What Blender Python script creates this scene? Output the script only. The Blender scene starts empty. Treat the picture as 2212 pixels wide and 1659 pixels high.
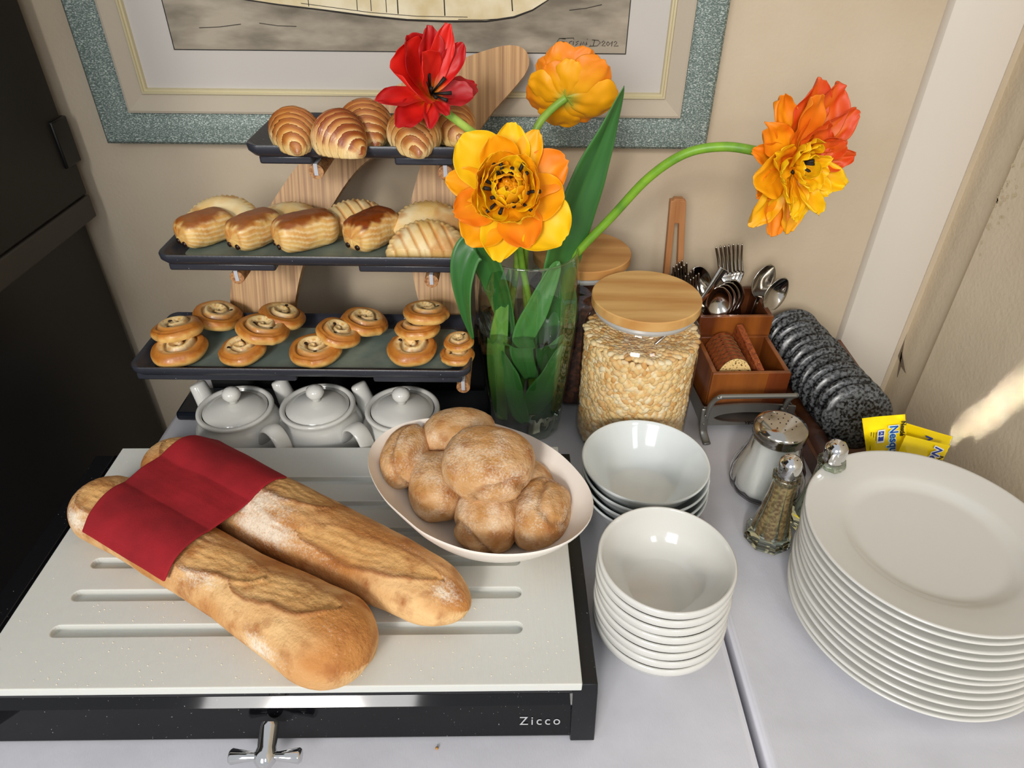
import bpy, bmesh, math, random
import numpy as np
from math import sin, cos, pi, sqrt, radians, atan2
from mathutils import Vector, Matrix
from mathutils.noise import noise as PN

sc = bpy.context.scene
COL = sc.collection
R = random.Random(7)

# ------------------------------------------------------------------ camera
FPX, CX, CY, CH = 1500.0, 1106.0, 829.5, 0.64
PITCH = math.atan(1500 / 2070.0)
ROLL = radians(0.58)
fwd = Vector((0, cos(PITCH), -sin(PITCH)))
rt0 = Vector((1, 0, 0)); up0 = rt0.cross(fwd)
rt = cos(ROLL) * rt0 + sin(ROLL) * up0
up = -sin(ROLL) * rt0 + cos(ROLL) * up0
cam = bpy.data.cameras.new('camera')
cam.sensor_width = 36.0
cam.lens = FPX / 2212 * 36.0
cam.clip_start = 0.02
camo = bpy.data.objects.new('camera', cam)
COL.objects.link(camo)
m = Matrix.Identity(4)
for i in range(3):
    m[i][0] = rt[i]; m[i][1] = up[i]; m[i][2] = -fwd[i]
m[2][3] = CH
camo.matrix_world = m
sc.camera = camo


def at(u, v, **k):
    """point of the photograph on the plane x=, y= or z="""
    d = rt * ((u - CX) / FPX) - up * ((v - CY) / FPX) + fwd
    a, val = list(k.items())[0]
    i = 'xyz'.index(a)
    c = Vector((0, 0, CH))
    return c + d * ((val - c[i]) / d[i])


# ------------------------------------------------------------------ light
w = bpy.data.worlds.new('world'); sc.world = w; w.use_nodes = True
bg = w.node_tree.nodes['Background']
bg.inputs[0].default_value = (0.93, 0.96, 1.0, 1)
bg.inputs[1].default_value = 0.58


def area(name, loc, target, sx, sy, power, col=(1, 1, 1)):
    l = bpy.data.lights.new(name, 'AREA'); l.shape = 'RECTANGLE'; l.size = sx; l.size_y = sy
    l.energy = power; l.color = col
    o = bpy.data.objects.new(name, l); COL.objects.link(o)
    o.location = loc
    o.rotation_euler = (Vector(target) - Vector(loc)).to_track_quat('-Z', 'Y').to_euler()
    return o


area('window_light', (-.75, -1.9, 1.25), (0, .8, .15), 0.85, 1.0, 38, (1.0, 0.98, 0.96))
sl = bpy.data.lights.new('low_sun', 'SUN'); sl.energy = .75; sl.angle = radians(7); sl.color = (1.0, .95, .87)
slo = bpy.data.objects.new('low_sun', sl); COL.objects.link(slo)
slo.rotation_euler = Vector((.22, .88, -.46)).to_track_quat('-Z', 'Y').to_euler()
area('window_light_small', (0.9, -2.3, 1.7), (0.1, .7, .1), 0.5, 0.9, 10, (0.92, 0.96, 1.0))
sc.view_settings.view_transform = 'Standard'
sc.view_settings.look = 'None'
sc.view_settings.gamma = 1.0
sc.view_settings.exposure = 0.1
try:
    sc.view_settings.use_curve_mapping = False
    sc.cycles.use_denoising = True
    sc.cycles.max_bounces = 16
    sc.cycles.transmission_bounces = 14
    sc.cycles.transparent_max_bounces = 16
except Exception:
    pass


# sliver of sun through a gap, falling on the right-hand wall
w0 = at(1990, 1012, x=.655); w1_ = at(2290, 765, x=.655)
dd_ = Vector((.80, .35, -.45)).normalized()
mid_ = (w0 + w1_) / 2; wv = (w1_ - w0); wp_ = wv - dd_ * wv.dot(dd_)
gl = area('sun_sliver', mid_ - dd_ * 1.5, mid_, .034, wp_.length, .04, (1.0, .93, .80))
gl.data.spread = radians(1.2)
zz_ = -dd_; yy_ = wp_.normalized(); xx_ = yy_.cross(zz_)
gl.matrix_world = Matrix.Translation(mid_ - dd_ * 1.5) @ Matrix((xx_, yy_, zz_)).transposed().to_4x4()


# ------------------------------------------------------------------ materials
def lin(c):
    if isinstance(c, str):
        c = tuple(int(c[i:i + 2], 16) for i in (1, 3, 5))
    o = []
    for x in c[:3]:
        x = x / 255.0
        o.append(x / 12.92 if x <= 0.04045 else ((x + 0.055) / 1.055) ** 2.4)
    return tuple(o)


MATS = {}


def mat(name, col='#888888', rough=.5, metal=0., trans=0., ior=1.45, coat=0., sub=0., bumps=(), attr=False,
        mix=None, speck=None, coords='Object', aniso=None, spec=None):
    """bumps: list of (scale, strength, distance); mix: (col2, scale, lo, hi, stretch); speck: (col, scale, thr)"""
    if name in MATS:
        return MATS[name]
    M = bpy.data.materials.new(name); M.use_nodes = True
    nt = M.node_tree; N = nt.nodes; L = nt.links
    b = N['Principled BSDF']
    b.inputs['Base Color'].default_value = lin(col) + (1,)
    b.inputs['Roughness'].default_value = rough
    b.inputs['Metallic'].default_value = metal
    b.inputs['IOR'].default_value = ior
    b.inputs['Transmission Weight'].default_value = trans
    b.inputs['Coat Weight'].default_value = coat
    b.inputs['Coat Roughness'].default_value = .06
    if spec is not None:
        b.inputs['Specular IOR Level'].default_value = spec
    if sub:
        b.inputs['Subsurface Weight'].default_value = sub
        b.inputs['Subsurface Radius'].default_value = (.01, .006, .003)
        b.inputs['Subsurface Scale'].default_value = .5
    tc = N.new('ShaderNodeTexCoord') if coords != 'Position' else N.new('ShaderNodeNewGeometry')
    cur = None
    if attr:
        a = N.new('ShaderNodeAttribute'); a.attribute_name = 'Col'; cur = a.outputs['Color']
    if mix:
        c2, scale, lo, hi, st = mix
        mp = N.new('ShaderNodeMapping'); mp.inputs['Scale'].default_value = st
        L.new(tc.outputs[coords], mp.inputs[0])
        n = N.new('ShaderNodeTexNoise'); n.inputs['Scale'].default_value = scale; n.inputs['Detail'].default_value = 3 if name == 'oak' else 6
        L.new(mp.outputs[0], n.inputs[0])
        r = N.new('ShaderNodeMapRange'); r.inputs[1].default_value = lo; r.inputs[2].default_value = hi
        L.new(n.outputs[0], r.inputs[0])
        x = N.new('ShaderNodeMix'); x.data_type = 'RGBA'
        L.new(r.outputs[0], x.inputs[0])
        if cur: L.new(cur, x.inputs[6])
        else: x.inputs[6].default_value = lin(col) + (1,)
        x.inputs[7].default_value = lin(c2) + (1,)
        cur = x.outputs[2]
    if speck:
        c2, scale, thr = speck
        n = N.new('ShaderNodeTexNoise'); n.inputs['Scale'].default_value = scale; n.inputs['Detail'].default_value = 2
        L.new(tc.outputs[coords], n.inputs[0])
        r = N.new('ShaderNodeMapRange'); r.inputs[1].default_value = thr; r.inputs[2].default_value = thr + .04
        L.new(n.outputs[0], r.inputs[0])
        x = N.new('ShaderNodeMix'); x.data_type = 'RGBA'
        L.new(r.outputs[0], x.inputs[0])
        if cur: L.new(cur, x.inputs[6])
        else: x.inputs[6].default_value = lin(col) + (1,)
        x.inputs[7].default_value = lin(c2) + (1,)
        cur = x.outputs[2]
    if cur:
        L.new(cur, b.inputs['Base Color'])
    prev = None
    for bb in bumps:
        scale, strength, dist = bb[:3]
        st = bb[3] if len(bb) > 3 else (1, 1, 1)
        mp = N.new('ShaderNodeMapping'); mp.inputs['Scale'].default_value = st
        L.new(tc.outputs[coords], mp.inputs[0])
        n = N.new('ShaderNodeTexNoise'); n.inputs['Scale'].default_value = scale; n.inputs['Detail'].default_value = 4
        L.new(mp.outputs[0], n.inputs[0])
        bu = N.new('ShaderNodeBump'); bu.inputs['Strength'].default_value = strength; bu.inputs['Distance'].default_value = dist
        L.new(n.outputs[0], bu.inputs['Height'])
        if prev: L.new(prev, bu.inputs['Normal'])
        prev = bu.outputs[0]
    if prev:
        L.new(prev, b.inputs['Normal'])
    MATS[name] = M
    return M


def thin_glass(name, tint='#ffffff', gloss=.06, power=4.0, most=.7):
    """single-walled glass: clear with a fresnel reflection"""
    if name in MATS: return MATS[name]
    M = bpy.data.materials.new(name); M.use_nodes = True
    nt = M.node_tree; N = nt.nodes; L = nt.links
    N.remove(N['Principled BSDF'])
    t = N.new('ShaderNodeBsdfTransparent'); t.inputs[0].default_value = lin(tint) + (1,)
    g = N.new('ShaderNodeBsdfGlossy'); g.inputs['Roughness'].default_value = .02
    lw = N.new('ShaderNodeLayerWeight'); lw.inputs[0].default_value = .5
    pw = N.new('ShaderNodeMath'); pw.operation = 'POWER'; pw.inputs[1].default_value = power
    L.new(lw.outputs['Facing'], pw.inputs[0])
    r = N.new('ShaderNodeMapRange'); r.inputs[3].default_value = gloss; r.inputs[4].default_value = most
    L.new(pw.outputs[0], r.inputs[0])
    x = N.new('ShaderNodeMixShader')
    L.new(r.outputs[0], x.inputs[0]); L.new(t.outputs[0], x.inputs[1]); L.new(g.outputs[0], x.inputs[2])
    L.new(x.outputs[0], N['Material Output'].inputs[0])
    MATS[name] = M
    return M


def wood(name, c1, c2, scale=30, st=(1, .06, .06), rough=.5, coat=0.):
    return mat(name, c1, rough=rough, coat=coat, mix=(c2, scale, .35, .68, st), bumps=[(scale * 2, .25, .0006, st)])


porc = mat('white_porcelain', '#d4d3cd', rough=.12, coat=.5)
porc_cool = mat('white_porcelain_cool', '#dbe1e1', rough=.1, coat=.5)
porc_matt = mat('bread_bowl_glaze', '#ebe4da', rough=.32, bumps=[(60, .3, .0012)])
plastic_white = mat('board_plastic', '#d2d3cd', rough=.42, sub=.25, bumps=[(330, .45, .0006, (1, .12, 1)), (90, .25, .0008)])
black_gloss = mat('black_acrylic', '#0b0b0e', rough=.06, speck=('#9a9a9a', 520, .735))
black_satin = mat('black_satin', '#131316', rough=.28, speck=('#9a9a9a', 520, .74))
tray_rim_m = mat('tray_black', '#2f3139', rough=.33, bumps=[(240, .3, .0006)], speck=('#b8bac4', 430, .725))
tray_in_m = mat('tray_inside', '#3a4644', rough=.2, mix=('#26302f', 30, .35, .7, (1, 1, 1)))
paper_m = mat('tray_paper', '#66746e', rough=.3, mix=('#848f82', 25, .45, .75, (1, 1, 1)))
oak = wood('oak', '#c69b63', '#936434', 260, (1, .016, .014), .45)
peg_wood = mat('dowel_wood', '#b98a5c', rough=.6, mix=('#8a5a34', 300, .4, .6, (1, 1, 1)))
silicone = mat('silicone_strip', '#d9dde6', rough=.3, trans=.3)
lid_wood = wood('lid_wood', '#dcb271', '#bd8747', 22, (.25, 2.2, 1), .45)
lid_wood2 = wood('lid_wood_dark', '#cc9a5c', '#b07a40', 22, (.25, 2.2, 1), .45)
acacia = wood('acacia', '#98561f', '#5f2d10', 26, (1, 1, .12), .35, .3)
acacia_dark = wood('acacia_dark', '#6a3a1c', '#3e1e0d', 26, (.12, 1, 1), .4, .2)
tongs_wood = wood('tongs_wood', '#c08a5a', '#a26a3c', 40, (1, 1, .08), .5)
chrome = mat('chrome', '#d8d8d8', rough=.08, metal=1)
steel = mat('steel', '#b9b5ae', rough=.13, metal=1)
steel_dark = mat('stainless_worn', '#9a958c', rough=.2, metal=1)
grey_metal = mat('grey_metal', '#8c8c88', rough=.38, metal=.8)
glass = mat('clear_glass', '#fdfffe', rough=0, trans=1, ior=1.45)
glass_green = mat('pressed_glass', '#e4efdc', rough=.02, trans=1, ior=1.5)
water_m = mat('water', '#f4faf8', rough=0, trans=1, ior=1.33)
jar_glass = thin_glass('jar_glass', '#fbfbf8', .07)
cloth_m = mat('tablecloth_white', '#cfcfd6', rough=.85, mix=('#c5c5cc', 12, .35, .7, (1, 1, 1)),
              bumps=[(900, .35, .0004, (1, .25, 1)), (9, .25, .006), (40, .12, .002)])
napkin_m = mat('napkin_red', '#9b1620', rough=.9, mix=('#7f0f18', 18, .4, .7, (1, 1, 1)), bumps=[(900, .5, .0006), (30, .3, .003)])
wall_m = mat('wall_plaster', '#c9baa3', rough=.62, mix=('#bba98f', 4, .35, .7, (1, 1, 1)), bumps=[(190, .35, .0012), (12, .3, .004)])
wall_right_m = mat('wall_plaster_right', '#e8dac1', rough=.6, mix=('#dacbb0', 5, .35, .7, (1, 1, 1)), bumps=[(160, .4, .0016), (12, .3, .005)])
trim_m = mat('trim_paint', '#d6cdc0', rough=.4, bumps=[(40, .1, .001)])
stain_m = mat('wall_stain', '#857664', rough=.8)
cab_m = mat('cabinet_dark', '#1c1a16', rough=.55)
cab_black = mat('cabinet_black', '#0c0b0b', rough=.35)
cab_rail = mat('cabinet_rail', '#3a3630', rough=.5)
tile_m = mat('floor_tile', '#6d6a6c', rough=.4, mix=('#575557', 8, .4, .6, (1, 1, 1)))
grout_m = mat('floor_grout', '#222222', rough=.8)
sugar_m = mat('sugar', '#f4f2ee', rough=.8, bumps=[(900, .4, .0005)])
salt_m = mat('salt', '#e6e9df', rough=.8)
pepper_m = mat('pepper', '#cfae84', rough=.9, mix=('#8f6a48', 260, .4, .6, (1, 1, 1)))
pastry_m = mat('pastry', attr=True, rough=.42, coat=.12, bumps=[(220, .35, .0012), (60, .25, .002)])
bread_m = mat('bread_crust', attr=True, rough=.75, bumps=[(420, .7, .0012), (110, .6, .003), (45, .4, .004)], mix=('#a0602a', 45, .50, .74, (1, 1, 1)))


def add_flour(M):
    nt = M.node_tree; N = nt.nodes; L = nt.links
    b = N['Principled BSDF']; src = b.inputs['Base Color'].links[0].from_socket
    a = N.new('ShaderNodeAttribute'); a.attribute_name = 'Col'
    tc = N.new('ShaderNodeTexCoord')
    n = N.new('ShaderNodeTexNoise'); n.inputs['Scale'].default_value = 480; n.inputs['Detail'].default_value = 5; n.inputs['Roughness'].default_value = .7
    L.new(tc.outputs['Object'], n.inputs[0])
    m1 = N.new('ShaderNodeMath'); m1.operation = 'MULTIPLY_ADD'; m1.inputs[1].default_value = .42; L.new(a.outputs['Alpha'], m1.inputs[0]); L.new(n.outputs[0], m1.inputs[2])
    r = N.new('ShaderNodeMapRange'); r.inputs[1].default_value = .60; r.inputs[2].default_value = 1.02; r.inputs[4].default_value = .85; L.new(m1.outputs[0], r.inputs[0])
    x = N.new('ShaderNodeMix'); x.data_type = 'RGBA'; L.new(r.outputs[0], x.inputs[0]); L.new(src, x.inputs[6]); x.inputs[7].default_value = lin('#ece0cb') + (1,)
    L.new(x.outputs[2], b.inputs['Base Color'])


add_flour(bread_m)
petal_m = mat('petal', attr=True, rough=.5, sub=.15, bumps=[(120, .2, .0008)])
leaf_m = mat('leaf', attr=True, rough=.38, bumps=[(160, .12, .0006)])
cereal_m = mat('puffed_cereal', attr=True, rough=.7, bumps=[(500, .3, .0005)])
rusk_m = mat('rusk_crust', '#9c4f22', rough=.6, mix=('#6b2c10', 160, .4, .65, (1, 1, 1)), speck=('#d99a5b', 420, .66))
rusk_in = mat('rusk_crumb', '#e6c583', rough=.8, mix=('#4f3415', 330, .56, .62, (1, 1, 1)), bumps=[(300, .5, .001)])
saucer_m = mat('speckled_black', '#606365', rough=.3, coat=.1, coords='Position', mix=('#0c0d0f', 260, .42, .58, (1, 1, 1)))
yellow_m = mat('sachet_yellow', '#f5d70c', rough=.25, coat=.3, bumps=[(30, .5, .003)])
blue_m = mat('print_blue', '#1f3f9c', rough=.3)
cyan_m = mat('print_cyan', '#3da6dd', rough=.3)
white_m = mat('print_white', '#f4f6fa', rough=.3)
black_p = mat('print_black', '#1b1712', rough=.4)
choc_m = mat('chocolate', '#2a140b', rough=.4)
raisin_m = mat('raisin', '#2c1709', rough=.45)
dark_cereal = mat('dark_muesli', '#35201a', rough=.7, mix=('#6b3f2a', 120, .45, .65, (1, 1, 1)))


# ------------------------------------------------------------------ mesh builder
class G:
    def __init__(s): s.v = []; s.f = []; s.c = []; s.mi = []; s.cm = 0

    def add(s, vs, fs, cs=None):
        o = len(s.v)
        s.v += [tuple(p) for p in vs]
        s.f += [tuple(i + o for i in f) for f in fs]
        s.mi += [s.cm] * len(fs)
        s.c += list(cs) if cs else [(1, 1, 1)] * len(vs)
        return s

    def box(s, x0, x1, y0, y1, z0, z1):
        return s.add([(x0, y0, z0), (x1, y0, z0), (x1, y1, z0), (x0, y1, z0), (x0, y0, z1), (x1, y0, z1), (x1, y1, z1), (x0, y1, z1)],
                     [(0, 3, 2, 1), (4, 5, 6, 7), (0, 1, 5, 4), (1, 2, 6, 5), (2, 3, 7, 6), (3, 0, 4, 7)])

    def lathe(s, prof, n=48, cx=0, cy=0, cz=0, rf=None, col=None):
        vs = []; fs = []; cs = []; rows = []
        for r, z in prof:
            if r < 1e-6:
                rows.append([len(vs)]); vs.append((cx, cy, cz + z)); cs.append(col(0, z) if col else (1, 1, 1))
            else:
                row = []
                for k in range(n):
                    a = 2 * pi * k / n
                    q = r * (rf(a, z) if rf else 1)
                    row.append(len(vs)); vs.append((cx + q * cos(a), cy + q * sin(a), cz + z)); cs.append(col(a, z) if col else (1, 1, 1))
                rows.append(row)
        for a, b in zip(rows, rows[1:]):
            if len(a) == 1 and len(b) == 1: continue
            for k in range(n):
                k2 = (k + 1) % n
                if len(a) == 1: fs.append((a[0], b[k2], b[k]))
                elif len(b) == 1: fs.append((a[k], a[k2], b[0]))
                else: fs.append((a[k], a[k2], b[k2], b[k]))
        return s.add(vs, fs, cs)

    def grid(s, fn, nu, nv, wrap=False, cap=False):
        vs = []; cs = []; fs = []
        for i in range(nu + 1):
            for j in range(nv if wrap else nv + 1):
                r = fn(i / nu, j / nv)
                vs.append(r[:3]); cs.append(r[3] if len(r) > 3 else (1, 1, 1))
        w_ = nv if wrap else nv + 1
        for i in range(nu):
            for j in range(nv):
                j2 = (j + 1) % w_
                fs.append((i * w_ + j, i * w_ + j2, (i + 1) * w_ + j2, (i + 1) * w_ + j))
        if cap and wrap:
            fs.append(tuple(range(nv - 1, -1, -1))); fs.append(tuple(nu * w_ + j for j in range(nv)))
        return s.add(vs, fs, cs)

    def tube(s, pts, r, n=12, flat=1.0, ref=None, cap=True):
        P = [Vector(p) for p in pts]
        T = []
        for i in range(len(P)):
            a = P[max(0, i - 1)]; b = P[min(len(P) - 1, i + 1)]
            T.append((b - a).normalized())
        nrm = Vector(ref) if ref else (Vector((0, 0, 1)) if abs(T[0].z) < .9 else Vector((1, 0, 0)))
        vs = []
        for i, p in enumerate(P):
            nrm = (nrm - T[i] * nrm.dot(T[i])).normalized()
            bn = T[i].cross(nrm)
            q = r[i] if isinstance(r, (list, tuple)) else r
            for k in range(n):
                a = 2 * pi * k / n
                vs.append(p + nrm * (q * flat * cos(a)) + bn * (q * sin(a)))
        fs = []
        for i in range(len(P) - 1):
            for k in range(n):
                k2 = (k + 1) % n
                fs.append((i * n + k, i * n + k2, (i + 1) * n + k2, (i + 1) * n + k))
        if cap:
            fs.append(tuple(range(n - 1, -1, -1))); fs.append(tuple((len(P) - 1) * n + k for k in range(n)))
        return s.add(vs, fs)

    def prism(s, poly, d, f):
        """poly in 2D, extruded from 0 to d; f(a,b,h)->xyz"""
        n = len(poly)
        vs = [f(a, b, 0) for a, b in poly] + [f(a, b, d) for a, b in poly]
        fs = [tuple(range(n - 1, -1, -1)), tuple(range(n, 2 * n))] + [(i, (i + 1) % n, n + (i + 1) % n, n + i) for i in range(n)]
        return s.add(vs, fs)

    def ring(s, x0, x1, z0, z1, prof, f):
        """prof: (inset, depth) swept round a rectangle, open ended; f(a,b,h)"""
        vs = []
        for ins, h in prof:
            for a, b in ((x0 + ins, z0 + ins), (x1 - ins, z0 + ins), (x1 - ins, z1 - ins), (x0 + ins, z1 - ins)):
                vs.append(f(a, b, h))
        fs = []
        for i in range(len(prof) - 1):
            for k in range(4):
                fs.append((i * 4 + k, i * 4 + (k + 1) % 4, (i + 1) * 4 + (k + 1) % 4, (i + 1) * 4 + k))
        return s.add(vs, fs)


def mk(name, g, m, parent=None, loc=None, rot=None, smooth=True, bevel=0, label=None, sharp=None, stuff=False, sub=0, recalc=True):
    me = bpy.data.meshes.new(name)
    me.from_pydata(g.v, [], g.f)
    if g.c and any(tuple(c) != (1, 1, 1) for c in g.c[:400:7] + g.c[-3:]):
        ca = me.color_attributes.new('Col', 'FLOAT_COLOR', 'POINT')
        arr = np.zeros((len(g.v), 4), dtype=np.float32); arr[:, :3] = np.array([c[:3] for c in g.c])
        if len(g.c[0]) > 3: arr[:, 3] = np.array([c[3] for c in g.c])
        ca.data.foreach_set('color', arr.ravel())
    if recalc:
        bm = bmesh.new(); bm.from_mesh(me); bmesh.ops.recalc_face_normals(bm, faces=bm.faces); bm.to_mesh(me); bm.free()
    for x in (m if isinstance(m, (list, tuple)) else [m]): me.materials.append(x)
    if isinstance(m, (list, tuple)): me.polygons.foreach_set('material_index', g.mi)
    if smooth:
        me.polygons.foreach_set('use_smooth', [True] * len(me.polygons))
        if sharp is not None: me.set_sharp_from_angle(angle=radians(sharp))
    o = bpy.data.objects.new(name, me); COL.objects.link(o)
    if parent: o.parent = parent
    if loc is not None: o.location = loc
    if rot is not None: o.rotation_euler = rot
    if bevel:
        b = o.modifiers.new('bevel', 'BEVEL'); b.width = bevel; b.segments = 2; b.limit_method = 'ANGLE'; b.harden_normals = False
        me.polygons.foreach_set('use_smooth', [True] * len(me.polygons)); me.set_sharp_from_angle(angle=radians(50))
    if sub:
        b = o.modifiers.new('sub', 'SUBSURF'); b.levels = sub; b.render_levels = sub
    if label: o['label'] = label
    if stuff: o['kind'] = 'stuff'
    return o


def thing(name, label, cat, loc=(0, 0, 0), rotz=0, group=None):
    o = bpy.data.objects.new(name, None); COL.objects.link(o)
    o.location = loc; o.rotation_euler = (0, 0, rotz); o.empty_display_size = .02
    return tag(o, label, cat, group)


def tag(o, label, cat, group=None):
    o['label'] = label; o['category'] = cat
    if group: o['group'] = group
    return o


def copy_tree(o, parent=None):
    c = o.copy(); COL.objects.link(c)
    if parent: c.parent = parent
    for ch in list(o.children): copy_tree(ch, c)
    return c


def struct(name, g, m, **k):
    o = mk(name, g, m, **k); o['kind'] = 'structure'
    return o


def text(name, body, size, m, parent, mtx, shear=0, ext=.0002, spacing=1., label=None, offset=0):
    c = bpy.data.curves.new(name, 'FONT'); c.body = body; c.size = size; c.extrude = ext; c.shear = shear
    c.align_x = 'CENTER'; c.align_y = 'CENTER'; c.space_character = spacing; c.offset = offset
    t = bpy.data.objects.new(name, c)
    COL.objects.link(t)
    dg = bpy.context.evaluated_depsgraph_get()
    me = bpy.data.meshes.new_from_object(t.evaluated_get(dg))
    bpy.data.objects.remove(t)
    me.materials.clear(); me.materials.append(m)
    o = bpy.data.objects.new(name, me); COL.objects.link(o)
    o.parent = parent; o.matrix_local = mtx
    if label: o['label'] = label
    return o


def cut(o, gs):
    """boolean difference baked into the mesh"""
    me = bpy.data.meshes.new('c'); me.from_pydata(gs.v, [], gs.f)
    bm = bmesh.new(); bm.from_mesh(me); bmesh.ops.recalc_face_normals(bm, faces=bm.faces); bm.to_mesh(me); bm.free()
    t = bpy.data.objects.new('c', me); COL.objects.link(t)
    t.parent = o.parent; t.matrix_local = o.matrix_local.copy()
    b = o.modifiers.new('b', 'BOOLEAN'); b.operation = 'DIFFERENCE'; b.object = t; b.solver = 'EXACT'
    bpy.context.view_layer.update()
    dg = bpy.context.evaluated_depsgraph_get()
    nm = bpy.data.meshes.new_from_object(o.evaluated_get(dg))
    o.modifiers.remove(b); o.data = nm
    bpy.data.objects.remove(t)


def fbm(p, o=3):
    s = 0; a = 1; q = Vector(p)
    for _ in range(o):
        s += a * PN(q); q = q * 2.03; a *= .5
    return s


def mixc(a, b, t):
    t = max(0., min(1., t))
    return tuple(a[i] * (1 - t) + b[i] * t for i in range(3))


def sstep(a, b, x):
    t = max(0., min(1., (x - a) / (b - a))); return t * t * (3 - 2 * t)


# ------------------------------------------------------------------ the room
g = G().box(-2.0, 1.2, 1.0, 1.12, -.75, 1.6)
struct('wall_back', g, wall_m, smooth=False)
# right-hand wall: a short return beside the trim, then a pier that stands proud
g = G().box(.664, .80, .915, 1.0, -.75, 1.6)
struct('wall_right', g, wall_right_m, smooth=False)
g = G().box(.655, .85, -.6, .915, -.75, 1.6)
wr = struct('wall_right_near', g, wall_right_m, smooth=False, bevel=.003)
# chipped plaster on the pier edge
g = G()
for k in range(46):
    a = R.uniform(0, 1); z = .30 + R.gauss(0, .035)
    y = .915 - abs(R.gauss(0, .016)); s_ = R.uniform(.001, .0035)
    g.add([(.6546, y - s_, z), (.6546, y, z - s_), (.6546, y + s_ * .8, z + s_ * .3), (.6546, y, z + s_)], [(0, 1, 2, 3)])
st = mk('plaster_chips', g, mat('plaster_bare', '#d8c8a6', rough=.9), smooth=False, parent=wr)
st['kind'] = 'stuff'
# trim: door casing with a softly raised ridge
xl, xr, xm = at(1860, 600, y=.985).x, at(1992, 600, y=.985).x, at(1900, 600, y=.975).x
g = G().prism([(xl, 1.0), (xl, .992), (xl + .003, .987), (xm - .012, .984), (xm, .976), (xr - .004, .976), (xr, .980), (xr, 1.0)], 2.35,
              lambda a, b, h: (a, b, -.75 + h))
struct('trim_1', g, trim_m, smooth=True, sharp=35)
# black smudge beside the trim
g = G()
for u, v, r_ in ((1944, 720, .004), (1938, 740, .005), (1945, 700, .003), (1950, 680, .003), (1937, 765, .006), (1943, 780, .005), (1948, 790, .004), (1953, 655, .002)):
    pass
g = G()
for pts_, ww in (([(1984, 640), (1968, 690), (1950, 735), (1944, 765), (1949, 790), (1956, 806)], [.5, 2, 4, 5, 4, .5]), ([(1948, 760), (1944, 790), (1938, 815)], [1, 3, .5])):
    L0_ = [at(u - w_, v, x=.6636) for (u, v), w_ in zip(pts_, ww)]; L1_ = [at(u + w_, v, x=.6636) for (u, v), w_ in zip(pts_, ww)]
    n_ = len(L0_)
    g.add(L0_ + L1_, [(i, i + 1, n_ + i + 1, n_ + i) for i in range(n_ - 1)])
sm_ = mk('stain', g, stain_m, smooth=False, parent=bpy.data.objects['wall_right'], label='dark smudge beside the trim')
# floor of slate tiles
g = G().box(-2.0, 1.2, -2.6, 1.0, -.80, -.7525)
fl = struct('floor', g, grout_m, smooth=False)
tg = G().box(-.145, .145, -.145, .145, 0, .0045)
first = None
for i in range(10):
    for j in range(12):
        x = -1.82 + .3 * i; y = -2.42 + .3 * j
        if y > .9: continue
        if first is None:
            first = mk('tile', tg, tile_m, parent=fl, loc=(x, y, -.7525), smooth=False)
        else:
            t = first.copy(); COL.objects.link(t); t.location = (x, y, -.7525)

# ------------------------------------------------------------------ dark cabinet on the left
cab = thing('tall_cabinet', 'tall dark cabinet at the left edge beside the picture frame', 'cabinet', (-.95, .6, -.75))
o_ = Vector((-.95, .6, -.75))
xc = at(208, 467, y=.972).x
zc = at(208, 467, y=.972).z


def cbox(x0, x1, y0, y1, z0, z1):
    return G().box(x0 - o_.x, x1 - o_.x, y0 - o_.y, y1 - o_.y, z0 - o_.z, z1 - o_.z)


mk('upper_body', cbox(-1.3, xc, .25, .972, zc + .035, 1.5), cab_m, cab, bevel=.003)
mk('bottom_rail', cbox(-1.3, xc + .001, .25, .973, zc, zc + .033), cab_rail, cab, bevel=.002)
xb = at(190, 490, y=.985).x
mk('lower_body', cbox(-1.3, xb, .25, .985, -.75, zc - .004), cab_black, cab, bevel=.006)
mk('lower_door_strip', cbox(xb, xb + .0015, .60, .604, -.72, -.12), cab_rail, cab, smooth=False)
p1 = at(103, 262, x=xc); p2 = at(133, 250, x=xc); p3 = at(160, 346, x=xc)
mk('grip', cbox(xc - .01, xc + .004, p1.y, p2.y + .004, p3.z - .004, p2.z), mat('grip_black', '#050505', rough=.4), cab, bevel=.002)

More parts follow.
